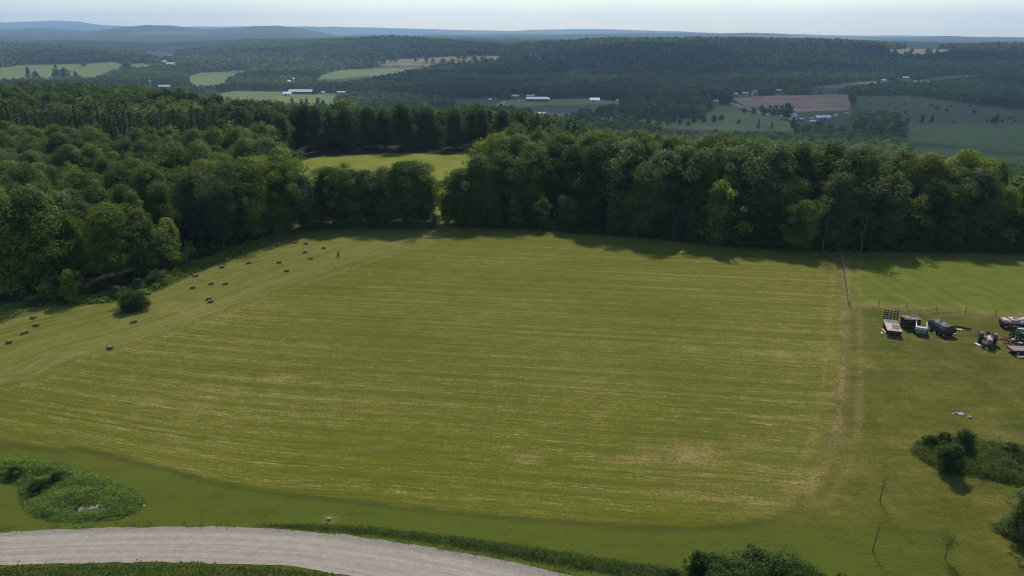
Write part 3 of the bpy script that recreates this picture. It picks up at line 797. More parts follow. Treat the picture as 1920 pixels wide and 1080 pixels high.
# ------------------------------------------------------------------ shrubs standing by themselves
for key, px, py, H, tone, lb, nm in [
    ('shrub', 250, 580, 2.9, 'dark', 'lone round dark green bush on the mown field beside a bale', 'bush'),
    ('shrub3', 91, 568, 3.4, 'olive', 'small olive bush at the left wood foot, nearest the frame edge', 'bush'),
    ('young', 136, 566, 5.4, 'bright', 'small leaning bright green sapling at the left wood foot', 'young_tree'),
    ('shrub', 118, 567, 1.7, 'dark', 'low dark bush at the foot of the leaning sapling', 'bush'),
    ('shrub2', 222, 557, 2.0, 'grey', 'grey leafy bush in the rough grass left of the lone bush', 'bush'),
    ('shrub', 296, 532, 2.4, 'grey', 'grey-green bush in the rough grass below the small bright tree', 'bush'),
    ('shrub2', 262, 540, 1.8, 'pale', 'pale low bush in the rough grass behind the lone bush', 'bush'),
    ('shrub', 60, 571, 1.5, 'grey', 'low grey bush on the wood edge left of the olive bush', 'bush'),
    ('shrub3', 1780, 884, 3.1, 'dark', 'dark round bush in front of the weedy mound', 'bush'),
    ('shrub3', 1804, 848, 2.6, 'mid', 'small upright bush with lobed top behind the dark round one', 'bush'),
    ('shrub2', 1743, 838, 1.4, 'mid', 'low dark-topped bush at the back left of the weedy mound', 'bush'),
    ('shrub2', 1768, 838, 1.7, 'mid', 'small bush between the two tallest of the weedy mound', 'bush'),
    ('shrub2', 1893, 855, 1.6, 'olive', 'low olive bush at the back of the mound toward the frame edge', 'bush'),
    ('cherry', 1916, 1012, 4.9, 'pale', 'grey-green small tree cut by the right frame edge', 'young_tree'),
    ('shrub2', 1908, 1002, 2.0, 'pale', 'pale low bush at the foot of the grey-green tree', 'bush'),
    ('shrub3', 1312, 1092, 2.8, 'dark', 'pointed dark bush at the left end of the bottom thicket', 'bush'),
    ('shrub', 1342, 1112, 2.6, 'mid', 'wide bush beside the pointed one in the bottom thicket', 'bush'),
    ('shrub', 1382, 1110, 2.9, 'olive', 'olive bush in the middle of the bottom thicket', 'bush'),
    ('shrub3', 1412, 1088, 2.9, 'dark', 'tallest bush of the bottom thicket', 'bush'),
    ('shrub', 1440, 1105, 2.8, 'mid', 'dark leafy bush just past the tallest of the bottom thicket', 'bush'),
    ('shrub', 1482, 1108, 2.8, 'mid', 'round bush at the right end of the bottom thicket', 'bush'),
    ('shrub2', 1535, 1098, 1.2, 'bright', 'low light green bush right of the bottom thicket', 'bush'),
    ('shrub2', 1575, 1096, 1.2, 'bright', 'last low light green bush right of the bottom thicket', 'bush'),
    ('shrub2', 1256, 1092, 1.3, 'dark', 'low dark bush where the ditch weeds end', 'bush'),
    ('shrub', 75, 920, 1.2, 'dark', 'dark hollow bush in the weed island by the road', 'bush'),
    ('shrub2', 110, 905, 1.3, 'blue', 'blue-green bush at the crest of the weed island', 'bush'),
    ('shrub2', 30, 893, 1.3, 'green', 'green bush at the narrow neck of the weed island', 'bush'),
]:
    x, y, z = P(px, py); k = PROTO[key][2]
    plant(nm, key, x, y, H / k, tone, lb, 'bush' if nm == 'bush' else 'tree', z=z)
# thin saplings on the lawn
def sapling(px, py, H, label, leaves, seed):
    g = random.Random(seed); x, y, z = P(px, py); e = empty('sapling', (x, y, z), 0, label, 'sapling')
    bm = bmesh.new(); lean = g.uniform(.02, .1)
    pts = [(lean * H * (k / 5) ** 1.6, g.uniform(-.03, .03), H * k / 5 - (.1 if k == 0 else 0)) for k in range(6)]
    add_tube(bm, pts, [.045, .038, .032, .024, .016, .007], 6)
    for i in range(9):
        b = Vector(pts[2 + i % 4]); a = g.uniform(0, 6.28); L = g.uniform(.25, .6)
        add_tube(bm, [tuple(b), tuple(b + Vector((math.cos(a) * L, math.sin(a) * L, L * .9)))], [.012, .004], 4)
    link('trunk', bm_mesh('trunk', bm, M_BARK, True), None, e)
    gg = np.random.default_rng(seed); n = leaves
    t = gg.uniform(.45, 1.05, n); c = np.stack([lean * H * t ** 1.6 + gg.normal(size=n) * .28, gg.normal(size=n) * .28, H * t], 1)
    cr = link('crown', quads_mesh('crown', cards(c, gg.normal(size=(n, 3)), .11 * np.ones(n)), gg.uniform(.2, .8, n), M_LEAF), None, e)
    cr.color = (.10, .12, .03, 1) if leaves > 200 else (.06, .06, .03, 1)
sapling(1650, 940, 2.7, 'thin bare sapling on the lawn, the farther of two', 40, 1)
sapling(1636, 1034, 2.7, 'thin bare sapling on the lawn, the nearer of two', 40, 2)
sapling(1772, 1048, 2.2, 'light-leaved sapling on the lawn near the bottom edge', 420, 3)

# ------------------------------------------------------------------ uncountable low growth
def weeds(name, poly, n, h, leaf, tones, label_kind='stuff', seed=0, hmap=None, flatn=1.1, lift=1.25):
    g = np.random.default_rng(seed)
    xs = np.array([p[0] for p in poly]); yz = np.array([p[1] for p in poly])
    x = g.uniform(xs.min(), xs.max(), n * 4); y = g.uniform(yz.min(), yz.max(), n * 4)
    m = inpoly(x, y, poly); x, y = x[m][:n], y[m][:n]
    sd = np.clip(sdpoly(x, y, poly) / .9, .12, 1)
    cl = fbm(x / 1.1, y / 1.1, seed + 5, 3); cl2 = fbm(x / 3.2, y / 3.2, seed + 9, 3)
    hh = h * sd * (.25 + 1.5 * np.clip(cl - .22, 0, 1)) * (.5 + 1.1 * cl2)
    if hmap is not None: hh = hh * hmap(x, y)
    hh = hh * np.where(g.uniform(0, 1, len(x)) < .05, 1.7, 1.0)
    x = x + g.normal(size=len(x)) * .16; y = y + g.normal(size=len(x)) * .16
    z = terrain(x, y) + hh * g.uniform(.1, 1.0, len(x)) ** .6
    c = np.stack([x, y, z], 1)
    nn = g.normal(size=(len(x), 3)) * .7 + np.array([0, 0, flatn])
    ti = np.clip((fbm(x / 2.3, y / 2.3, seed + 31, 3) * 1.5 - .2 + g.normal(size=len(x)) * .13), 0, .999) * len(tones)
    T = np.array([TONE[t] for t in tones])[ti.astype(int)]
    T = T * g.uniform(.95, 1.5, (len(x), 1)) * lift
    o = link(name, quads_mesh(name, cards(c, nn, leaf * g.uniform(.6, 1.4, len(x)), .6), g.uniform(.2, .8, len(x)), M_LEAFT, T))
    return tag(o, kind='stuff')
ISLAND = G2([(-60, 880), (0, 866), (60, 862), (120, 872), (190, 898), (240, 920), (270, 942), (258, 962), (215, 975), (150, 980), (95, 978), (52, 962), (38, 940), (36, 915), (20, 902), (0, 899), (-60, 905)])
hol = flat(178, 956)
weeds('weeds', ISLAND, 52000, .72, .15, ['blue', 'grey', 'green', 'bright', 'pale', 'mid', 'grey'], seed=2, hmap=lambda x, y: 1 - .95 * np.exp(-(((x - hol[0]) / 1.7) ** 2 + ((y - hol[1]) / .95) ** 2)))
MOUND = G2([(1706, 850), (1722, 828), (1760, 818), (1810, 822), (1860, 834), (1920, 838)]) + [(64, 67)] + [(64, 60)] + G2([(1920, 916), (1870, 905), (1820, 897), (1770, 890), (1735, 872)])
weeds('weeds', MOUND, 52000, 1.0, .15, ['mid', 'green', 'olive', 'mid', 'brown', 'grey', 'mid'], seed=3, lift=1.0)
LOWERV = [(-70, 46.3)] + [(p[0], p[1] - .25) for p in RBOT if -60 < p[0] < 4] + [(4, 38.5), (-20, 40), (-70, 40)]
weeds('verge_weeds', LOWERV, 60000, 1.0, .17, ['mid', 'olive', 'dark', 'mid', 'green', 'olive', 'brown'], seed=4, lift=.85)
DITCH = G2([(470, 985), (600, 984), (700, 990), (850, 1006), (1000, 1027), (1150, 1050), (1290, 1073)]) + [(16, 45.5)] + [(9, 46.6)] + G2([(1150, 1078), (1050, 1062), (900, 1034), (760, 1010), (640, 997), (520, 989)])
weeds('ditch_weeds', DITCH, 26000, .6, .14, ['mid', 'olive', 'mid', 'mid', 'dark', 'grey'], seed=5, lift=.9)
weeds('tall_grass', ROUGH, 26000, .8, .26, ['green', 'bright', 'olive', 'green', 'grey'], seed=6)
weeds('tall_grass', [(-47, 159.2), (-17, 159.2), (-17, 161.6), (-47, 162)], 3500, 1.3, .3, ['dark', 'mid', 'mid'], seed=7)
weeds('undergrowth', G2([(858, 427), (1000, 432), (1200, 447), (1400, 467), (1560, 472), (1700, 472), (1920, 474)]) + [(114, 141)] + [(114, 146)] + [(p[0], p[1] + 3) for p in G2([(1700, 468), (1560, 467), (1400, 462), (1200, 442), (1000, 427), (858, 423)])], 26000, 2.6, .36, ['dark', 'mid', 'mid', 'dark', 'olive'], seed=8, lift=.8)
weeds('undergrowth', TREELINE_L[1:] + [(-52, 164), (-56, 154), (-60, 143), (-64.5, 133), (-69, 122.5), (-74, 118), (-81, 115)], 16000, 2.4, .34, ['mid', 'dark', 'green', 'mid'], seed=9, lift=.8)
weeds('tall_grass', G2([(1500, 480), (1560, 474), (1640, 480), (1650, 488), (1590, 484), (1540, 484)]), 1500, .7, .26, ['bright', 'olive', 'green'], seed=10)
def tufts(poly, n, seed, tones, size=.16):
    g = np.random.default_rng(seed); a = np.array(poly)
    x = g.uniform(a[:, 0].min(), a[:, 0].max(), n * 4); y = g.uniform(a[:, 1].min(), a[:, 1].max(), n * 4)
    m = inpoly(x, y, poly) ; x, y = x[m][:n], y[m][:n]
    c = np.stack([x, y, terrain(x, y) + g.uniform(.015, .05, len(x))], 1)
    T = np.array([TONE[t] for t in tones])[np.clip((fbm(x / 5, y / 5, seed + 1, 3) * 1.6 - .3 + g.normal(size=len(x)) * .12) * len(tones), 0, len(tones) - 1).astype(int)]
    tag(link('grass_tufts', quads_mesh('grass_tufts', cards(c, g.normal(size=c.shape) * .5 + np.array([0, 0, .9]), size * g.uniform(.5, 1.5, len(x)), .5), g.uniform(.3, .8, len(x)), M_LEAFT, T * g.uniform(.9, 1.25, (len(x), 1)))), kind='stuff')
tufts(G2([(1590, 600), (1920, 680), (1920, 1080), (1300, 1080), (1250, 1010), (1480, 975), (1545, 880), (1580, 740)]), 5000, 61, ['olive', 'yellow', 'olive', 'bright'], .11)
tufts(G2([(270, 925), (430, 925), (700, 958), (1000, 990), (1250, 1010), (1280, 1060), (900, 1020), (620, 985), (300, 978)]), 1800, 62, ['green', 'bright', 'olive', 'green'], .10)
# ragged tufts along the road's upper edge
g_ = np.random.default_rng(5)
px_ = rt[:, 0]; sel = (px_ > -50) & (px_ < 9)
base = rt[sel][g_.integers(0, sel.sum(), 3600)] + np.stack([g_.normal(size=3600) * .3, g_.uniform(-.2, .75, 3600)], 1)
keep_ = fbm(base[:, 0] / .5, base[:, 1] / .5, 91, 2) > .40
base = base[keep_]
c_ = np.stack([base[:, 0], base[:, 1], terrain(base[:, 0], base[:, 1]) + g_.uniform(.03, .22, len(base))], 1)
tag(link('verge_grass', quads_mesh('verge_grass', cards(c_, g_.normal(size=c_.shape) * .6 + np.array([0, 0, .4]), .13 * g_.uniform(.6, 1.4, len(c_)), .5), g_.uniform(.2, .8, len(c_)), M_LEAFT,
         np.array([TONE['olive'], TONE['green'], TONE['mid']])[g_.integers(0, 3, len(c_))])), kind='stuff')

# ------------------------------------------------------------------ far woods (uncountable), as a mass of low leaf clumps
def tree_lib(n, quads, leaf, spr=False, seed=0):
    lib = []
    for i in range(n):
        if spr: c, nn, s, v = spruce_cards(1.0, .19, .03, 9 if quads < 120 else 14, 6 if quads < 120 else 9, leaf * 1.0, seed + i)
        else: c, nn, s, v = crown_cards(1.0, .33, .06, ['round', 'dome', 'tall', 'dome'][i % 4], max(8, quads // 9), 16, leaf, (.09, .16), seed=seed + i)
        if len(c) > quads * 1.15:
            k = np.random.default_rng(i).permutation(len(c))[:quads]; c, nn, s, v = c[k], nn[k], s[k], v[k]
        lib.append((cards(c, nn, s, .8), v))
    return lib

def forest(name, pts, lib, libs=None):
    """pts: x, y, z, H, W, tone(3), spruce flag"""
    V, L, T = [], [], []
    g = np.random.default_rng(len(pts))
    for x, y, z, H, W, t, s in pts:
        v, lv = (libs if (s and libs) else lib)[g.integers(0, len(lib) if not (s and libs) else len(libs))]
        a = g.uniform(0, 2 * PI); ca, sa = math.cos(a), math.sin(a)
        q = np.empty_like(v)
        q[:, 0] = (v[:, 0] * ca - v[:, 1] * sa) * W + x; q[:, 1] = (v[:, 0] * sa + v[:, 1] * ca) * W + y; q[:, 2] = v[:, 2] * H + z
        V.append(q); L.append(lv); T.append(np.tile(np.array(t)[None], (len(lv), 1)))
    return tag(link(name, quads_mesh(name, np.concatenate(V), np.concatenate(L), M_LEAFT, np.concatenate(T))), kind='stuff')

# sight-line envelope per azimuth so that only ground the photograph could see is planted
EU = np.linspace(-.9, .9, 300); EY = np.exp(np.linspace(math.log(120), math.log(16000), 600))
EUU, EYY = np.meshgrid(EU, EY)
EZ = terrain(EUU * EYY, EYY)
FIELDMASK_POLY = [(p, y0, y1) for p, c, y0, y1 in FIELDS]
BPX = [(565, 24), (539, 10), (606, 6), (641, 9), (310, 12), (283, 4), (309, 6), (321, 10), (95, 6), (1007, 20), (966, 8), (993, 8), (1115, 12), (1157, 5), (919, 5), (1487, 9), (1533, 7), (1547, 9), (1527, 12), (1566, 4), (1586, 5), (1466, 5), (1414, 7), (1397, 9), (1379, 6), (1460, 8), (1341, 7), (1697, 10), (1656, 8), (1015, 8), (1502, 5)]
BPY = [176, 179, 176, 176, 166, 163, 119, 122, 147, 190, 183, 183, 190, 191, 188, 225, 224, 224, 230, 218, 215, 221, 178, 178, 178, 172, 194, 148, 153, 216, 226]
def is_field(x, y, z, extra=7.0):
    px, py = project(x, y, z); px2, py2 = project(x, y, z + extra)
    r = np.zeros(x.shape, bool)
    for p, y0, y1 in FIELDMASK_POLY:
        m = (y > y0) & (y < y1)
        r |= m & (inpoly(px, py, p) | inpoly(px2, py2, p))
    hp = 15.0 / np.maximum(y, 50) * 1500
    for (bx, bw), by in zip(BPX, BPY):
        r |= (np.abs(px - bx) < bw + 3) & (py > by - 2) & (py - hp < by) & (y > 600)
    for g, w in LANEPTS:
        d, _, _ = polydist(x, y, g); r |= d < w + 5
    return r
canopy = EZ + np.where(is_field((EUU * EYY).ravel(), EYY.ravel(), EZ.ravel()).reshape(EZ.shape), 0, 9.0) * (EYY > 170)
el = (canopy - CAMH) / EYY
EMAX = np.maximum.accumulate(el, axis=0)
def visible(x, y, z, top, slack=.006):
    u = x / y
    i = np.clip(((u + .9) / 1.8 * 299).astype(int), 0, 299)
    j = np.clip(np.searchsorted(EY, y * .97) - 1, 0, 599)
    return (z + top - CAMH) / y > EMAX[j, i] - slack

BUILDINGS_XY = []
def plant_far(y0, y1, sp, seed):
    g = np.random.default_rng(seed); out = []
    y = y0
    xs_, ys_ = [], []
    while y < y1:
        x = np.arange(-.76 * y, .76 * y, sp)
        xs_.append(x + g.uniform(-.42, .42, len(x)) * sp); ys_.append(y + g.uniform(-.42, .42, len(x)) * sp)
        y += sp * .9
    x = np.concatenate(xs_); y = np.concatenate(ys_); z = terrain(x, y)
    m = visible(x, y, z, 16.0) & ~is_field(x, y, z)
    return x[m], y[m], z[m]

FT = np.array([TONE['mid'], TONE['green'], TONE['mid'], TONE['blue'], TONE['olive'], TONE['grey'], TONE['dark'], TONE['bright']])
def tones_for(x, y, seed):
    g = np.random.default_rng(seed)
    n = fbm(x / 60, y / 60, seed, 3)
    t = FT[g.choice(len(FT), len(x), p=[.22, .22, .14, .12, .10, .06, .08, .06])]
    st = fbm(x / 420, y / 330, seed + 3, 3)
    st2 = fbm(x / 150, y / 120, seed + 8, 2)
    return t * (.45 + .5 * n[:, None] + .75 * sstep(.38, .58, st)[:, None]) * np.where(st2 > .60, .62, 1.0)[:, None] * g.uniform(.92, 1.10, (len(x), 1))

SPN = lambda x, y: fbm(x / 130, y / 130, 63, 2) > .56
# the hill wood just beyond the near woods
LIB_M, LIB_MS = tree_lib(8, 620, .060, False, 50), tree_lib(5, 520, .055, True, 60)
x, y, z = plant_far(168, 760, 7.4, 71)
ex = np.zeros(x.shape, bool)
for poly in (LW_IN, RW_IN, BW_IN, SB, SMALLF, HAY, PADDOCK, HW, [(-44, 158), (-13, 158), (-6, 200), (-4, 274), (-50, 273), (-84, 258), (-66, 213), (-52, 170)]): ex |= inpoly(x, y, poly)
ex |= (x > -15) & (y < 185) & ~((x > 60) & (y > 160))
x, y, z = x[~ex], y[~ex], z[~ex]
dark = (x / y > -.42) & (y < 345)
tn = tones_for(x, y, 72)
tn = np.where(dark[:, None], tn * .0 + np.array(TONE['dark']) * RNG.uniform(.8, 1.35, (len(x), 1)), tn * 1.05)
sp = np.where(dark, fbm(x / 22, y / 22, 5, 2) > .62, (y < 300) & (fbm(x / 50, y / 50, 66, 2) > .60))
pts = [(a, b, c, h, w, t, s) for a, b, c, h, w, t, s in zip(x, y, z, RNG.uniform(12.5, 17, len(x)), RNG.uniform(13, 18, len(x)), tn, sp)]
pts = [(a, b, c, h, w * (1 if not s else .9), t if not s else np.array(TONE['spruce']) * 1.1, s) for a, b, c, h, w, t, s in pts]
for (a, b, H, t) in REST: pts.append((a, b, tz(a, b), H, H * 1.05, np.array(TONE[t]) * random.uniform(.8, 1.2), t == 'spruce'))
forest('hill_woods', pts, LIB_M, LIB_MS)
n_mid = len(pts)
# woods across the valley floor and on the facing slopes
LIB_F, LIB_FS = tree_lib(6, 80, .16, False, 80), tree_lib(3, 70, .15, True, 90)
x, y, z = plant_far(760, 2000, 9.5, 73)
tn = tones_for(x, y, 74) * .72
sp = SPN(x, y)
# scrub clearings
op = (fbm(x / 140, y / 90, 99, 3) > .60) & (y < 1300) & (x / y > .2)
hh = RNG.uniform(11, 17, len(x)) * np.where(op, .45, 1)
forest('valley_woods', [(a, b, c, h, h * 1.08, t if not s else t * .62, s) for a, b, c, h, t, s in zip(x, y, z, hh, tn, sp)], LIB_F, LIB_FS)
n_val = len(x)
LIB_R = tree_lib(5, 34, .26, False, 95)
x, y, z = plant_far(2000, 4600, 15.0, 75)
tn = tones_for(x, y, 76) * .78
hh = RNG.uniform(12, 19, len(x))
forest('ridge_woods', [(a, b, c, h, h * 1.35, t, False) for a, b, c, h, t in zip(x, y, z, hh, tn)], LIB_R)
print('TREES', n_mid, n_val, len(x))

# single trees of the valley floor that can be told apart
VT = [quads_mesh('valley_tree', cards(*crown_cards(1.0, .42, .03, p, 34, 22, .11, (.10, .17), seed=200 + i)[:3], .8), np.full(len(crown_cards(1.0, .42, .03, p, 34, 22, .11, (.10, .17), seed=200 + i)[0]), .5), M_LEAF) for i, p in enumerate(['round', 'dome', 'tall', 'dome'])]
_sc = spruce_cards(1.0, .24, .02, 12, 8, .11, 211)
VT.append(quads_mesh('valley_spruce', cards(*_sc[:3], .8), _sc[3], M_LEAF))
def vtree(k, px, py, hp, wp, tone, label, group=None, y0=600):
    x, y, z = ground_at(px, py, y0); s = y / FPX * 1.05
    o = link('valley_spruce' if k == 4 else 'valley_tree', VT[k]); o.location = (x, y, z - .3)
    o.scale = (wp * s / .84, wp * s / .84, hp * s); o.rotation_euler = (0, 0, random.uniform(0, 6))
    t = TONE[tone]; j = random.uniform(.85, 1.15); o.color = (t[0] * j, t[1] * j, t[2] * j, 1)
    return tag(o, label, 'tree', group)
vtree(1, 1475, 224, 29, 26, 'dark', 'big dark rounded tree behind the white valley farmhouse')
vtree(4, 1422, 241, 16, 12, 'dark', 'lone dark conical tree on the valley meadow, the farther-left of two')
vtree(4, 1447, 241, 12, 11, 'dark', 'shorter lone conical tree on the valley meadow')
vtree(2, 1486, 243, 22, 14, 'dark', 'dark upright tree in front of the white valley farmhouse')
for i, (px, py, h, w) in enumerate([(1534, 248, 22, 22), (1512, 250, 14, 16), (1556, 250, 17, 20), (1578, 251, 16, 18), (1600, 252, 18, 20), (1636, 254, 31, 24), (1618, 250, 26, 20), (1660, 254, 28, 24), (1683, 256, 30, 20), (1648, 256, 24, 22), (1672, 258, 20, 20), (1590, 256, 12, 16), (1614, 258, 16, 18)]):
    vtree(i % 3, px, py, h, w, ['dark', 'mid', 'dark', 'blue'][i % 4], 'dark tree in the grove before the white barns of the valley', 'grove trees before the white barns')
for i, (px, py, h, w) in enumerate([(1395, 212, 9, 14), (1412, 214, 11, 12), (1432, 216, 13, 14), (1450, 218, 14, 14), (1462, 219, 12, 12), (1428, 205, 8, 8)]):
    vtree(i % 2, px, py, h, w, 'dark', 'roadside tree in the row beside the ploughed valley field', 'row trees beside the ploughed field')
for i, (px, py, h, w) in enumerate([(549, 203, 19, 9), (566, 203, 17, 8), (576, 204, 19, 9), (597, 205, 21, 11), (607, 206, 18, 12), (614, 208, 13, 10), (528, 202, 8, 5)]):
    vtree(2, px, py, h, w, 'blue', 'slim upright tree in the row below the silo farm', 'slim trees below the silo farm')
for i, (px, py, h, w, lb) in enumerate([(108, 149, 18, 18, 'dark tree clump on the far pasture, the squarest one'), (124, 149, 20, 22, 'wide dark tree beside the squarest clump of the far pasture'), (143, 149, 14, 10, 'single thin tree right of the dark clump on the far pasture'), (55, 150, 22, 9, 'tall narrow tree at the left of the far pasture'),
        (68, 150, 15, 18, 'broad bush-like tree beside the tall narrow one of the far pasture'), (104, 128, 7, 6, 'small lone tree in the open far pasture'), (157, 124, 5, 12, 'low shrubby clump on the far pasture edge'), (240, 135, 16, 26, 'tree clump splitting the far pasture')]):
    vtree(i % 3, px, py, h, w, 'dark', lb, y0=1200)
for i, (px, py, h, w) in enumerate([(1100, 218, 14, 16), (1117, 220, 13, 10), (1128, 220, 12, 9), (1140, 220, 10, 8), (1150, 219, 9, 12), (1092, 224, 10, 14), (1215, 227, 16, 12), (1240, 229, 12, 10), (1262, 231, 14, 11), (1134, 186, 14, 9)]):
    vtree(i % 3, px, py, h, w, ['mid', 'blue', 'dark'][i % 3], 'dark tree along the stream meadow of the middle valley', 'stream trees of the middle valley')
for i, (px, py, h, w) in enumerate([(1236, 232, 13, 14), (1252, 234, 15, 16), (1275, 233, 12, 12), (1300, 230, 14, 16), (1318, 231, 16, 14), (1338, 229, 13, 14), (1352, 226, 10, 12), (1290, 236, 9, 10), (1216, 234, 13, 14), (1385, 232, 8, 9)]):
    vtree(i % 3, px, py, h, w, ['dark', 'mid', 'dark'][i % 3], 'dark tree standing on the meadow left of the two conical ones', 'meadow trees left of the conical ones')
for i, (px, py, h, w) in enumerate([(733, 116, 9, 7), (742, 117, 9, 7), (779, 117, 12, 7), (800, 117, 11, 9), (812, 118, 8, 9), (830, 118, 8, 14), (860, 112, 14, 14), (872, 113, 13, 12), (890, 114, 9, 14), (905, 114, 8, 12), (848, 117, 7, 10), (720, 118, 10, 14), (706, 118, 8, 10), (690, 119, 9, 12)]):
    vtree(i % 3, px, py, h, w, 'mid', 'hedgerow tree between the ochre strip and the sloping pasture', 'hedgerow trees by the ochre strip', 1400)
for i in range(34):                                          # shrubs dotted over the dull flat field
    px, py = random.uniform(1625, 1915), random.uniform(192, 230)
    vtree(i % 2, px, py, random.uniform(2.5, 6), random.uniform(4, 9), random.choice(['olive', 'mid', 'dark']), 'scattered shrub on the rough valley field', 'shrubs on the rough valley field')
for i, px in enumerate([1728, 1746, 1862, 1868, 1655, 1700]):
    vtree(2, px, 232, random.uniform(9, 19), random.uniform(8, 12), 'dark', 'dark tree on the bank between the two right valley fields', 'bank trees between the right valley fields')
for i in range(11):
    vtree(i % 3, random.uniform(1664, 1785), random.uniform(97, 103), random.uniform(5, 8), random.uniform(5, 9), 'mid', 'tree dotted over the pale clearing on the far ridge', 'trees on the ridge clearing', 1600)

# ------------------------------------------------------------------ farm buildings across the valley
def paint(name, c, rough=.55, spec=.3): return simple(name, c, tuple(v * .82 for v in c), .15, rough, spec)
W_WHITE, W_RED, W_GREY, W_PALE = paint('white_boards', (.72, .72, .70)), paint('red_boards', (.26, .075, .06)), paint('grey_boards', (.30, .30, .29)), paint('pale_boards', (.50, .48, .44))
R_WHITE, R_GREY, R_TIN, R_DARK = paint('white_roof', (.86, .84, .84), .4, .5), paint('grey_roof', (.36, .37, .38)), paint('tin_roof', (.66, .65, .66), .35, .5), paint('dark_roof', (.10, .10, .11))
DOORM, GLASSM = paint('dark_door', (.06, .05, .05)), paint('dark_pane', (.03, .04, .05), .2, .6)

def box(bm, c, s, rz=0.0, taper=None):
    m = Matrix.Translation(c) @ Matrix.Rotation(rz, 4, 'Z') @ Matrix.Diagonal((*s, 1))
    r = bmesh.ops.create_cube(bm, size=1.0, matrix=m)
    return r['verts']

def building(name, px, py, L, W, H, rot, roof, wall, label, cat='barn', pitch=.45, group=None, y0=700, windows=0):
    x, y, z = ground_at(px, py, y0)
    e = empty(name, (x, y, z), rot, label, cat, group)
    bm = bmesh.new()
    l, w, rh = L / 2, W / 2, W / 2 * pitch * 1.2
    v = [bm.verts.new(p) for p in [(-l, -w, -1.5), (l, -w, -1.5), (l, w, -1.5), (-l, w, -1.5), (-l, -w, H), (l, -w, H), (l, w, H), (-l, w, H), (-l, 0, H + rh), (l, 0, H + rh)]]
    for f in [(0, 1, 5, 4), (2, 3, 7, 6), (1, 2, 6, 9, 5), (3, 0, 4, 8, 7)]: bm.faces.new([v[i] for i in f])
    link('wall', bm_mesh('wall', bm, wall), None, e)
    bm = bmesh.new(); o = .5; t = .22
    def slab(sg):
        a = [(-l - o, sg * (w + o), H - o * pitch * 1.2), (l + o, sg * (w + o), H - o * pitch * 1.2), (l + o, 0, H + rh), (-l - o, 0, H + rh)]
        lo = [bm.verts.new((p[0], p[1], p[2] + .02)) for p in a]; hi = [bm.verts.new((p[0], p[1], p[2] + t)) for p in a]
        bm.faces.new(lo); bm.faces.new(hi)
        for i in range(4): bm.faces.new((lo[i], lo[(i + 1) % 4], hi[(i + 1) % 4], hi[i]))
    slab(1); slab(-1)
    link('roof', bm_mesh('roof', bm, roof), None, e)
    bm = bmesh.new(); box(bm, (-l * .35, -w - .03, H * .36), (min(4, L * .22), .12, H * .72)); link('door', bm_mesh('door', bm, DOORM), None, e)
    for k in range(windows):
        bm = bmesh.new(); box(bm, (l * (-.75 + 1.5 * k / max(1, windows - 1)) if k else l * .7, -w - .03, H * .62), (1.1, .1, 1.4)); link('window', bm_mesh('window', bm, GLASSM), None, e)
    return e

def silo(px, py, r, H, label, y0=700, dx=0, mat=None):
    x, y, z = ground_at(px, py, y0); e = empty('silo', (x + dx, y, z), 0, label, 'silo')
    bm = bmesh.new(); bmesh.ops.create_cone(bm, segments=20, radius1=r, radius2=r, depth=H + 1, cap_ends=True, matrix=Matrix.Translation((0, 0, H / 2 - .5)))
    for k in range(1, int(H / 1.6)):
        bmesh.ops.create_cone(bm, segments=20, radius1=r + .05, radius2=r + .05, depth=.12, cap_ends=True, matrix=Matrix.Translation((0, 0, k * 1.6)))
    link('wall', bm_mesh('wall', bm, mat or W_GREY), None, e)
    bm = bmesh.new(); bmesh.ops.create_uvsphere(bm, u_segments=20, v_segments=10, radius=r * 1.03, matrix=Matrix.Translation((0, 0, H)) @ Matrix.Diagonal((1, 1, .75, 1)))
    bmesh.ops.delete(bm, geom=[v for v in bm.verts if v.co.z < H - .05], context='VERTS')
    link('roof', bm_mesh('roof', bm, R_WHITE), None, e)
D = math.radians
building('cattle_barn', 565, 175.5, 44, 13, 4.0, D(-2), R_TIN, W_RED, 'long low barn with pinkish white roof at the silo farm')
building('hay_barn', 566, 169, 17, 11, 6.0, D(25), R_WHITE, W_WHITE, 'taller white-roofed barn behind the long low one at the silo farm')
building('farm_shed', 539, 179, 14, 11, 3.5, D(8), R_WHITE, W_WHITE, 'bright white shed at the left end of the silo farm')
building('farm_shed', 606, 175.5, 6, 5, 2.6, D(10), R_TIN, W_WHITE, 'tiny pale shed between the silo farm and the long grey shed')
building('farm_shed', 641, 176, 17, 7, 3.0, D(0), R_TIN, W_GREY, 'low pale shed standing alone right of the silo farm')
silo(543.5, 169, 4.4, 16, 'grey silo with white cap, the shorter and wider one at the silo farm')
silo(552, 168, 2.9, 21, 'slim tall silo with pale cap beside the shorter one')
building('roadside_barn', 310, 166, 22, 10, 4.0, D(0), R_TIN, W_GREY, 'pale roofed barn half hidden at the wood edge of the left valley', y0=1200)
silo(283, 163, 1.9, 11, 'thin pale silo left of the half hidden barn', 1200, mat=W_PALE)
building('white_house', 309, 119, 11, 9, 6, D(20), R_WHITE, W_WHITE, 'small white house on the far hillside gap', 'house', y0=1700, windows=2)
building('white_barn', 321, 122, 24, 10, 4.5, D(0), R_WHITE, W_WHITE, 'white barn beside the small house on the far hillside gap', y0=1700)
building('white_house', 95, 147, 8, 7, 4.5, D(30), R_GREY, W_WHITE, 'tiny white house before the dark clump of the far pasture', 'house', y0=1200, windows=2)
building('dairy_barn', 1007, 190, 38, 11, 4.5, D(-1), R_TIN, W_RED, 'long red barn with pale roof in the middle valley')
building('dairy_barn', 1011, 183.5, 22, 9, 4.5, D(0), R_TIN, W_RED, 'shorter red barn behind the long one in the middle valley')
building('farm_shed', 993, 183, 12, 7, 3, D(0), R_GREY, W_GREY, 'grey shed against the shorter red barn')
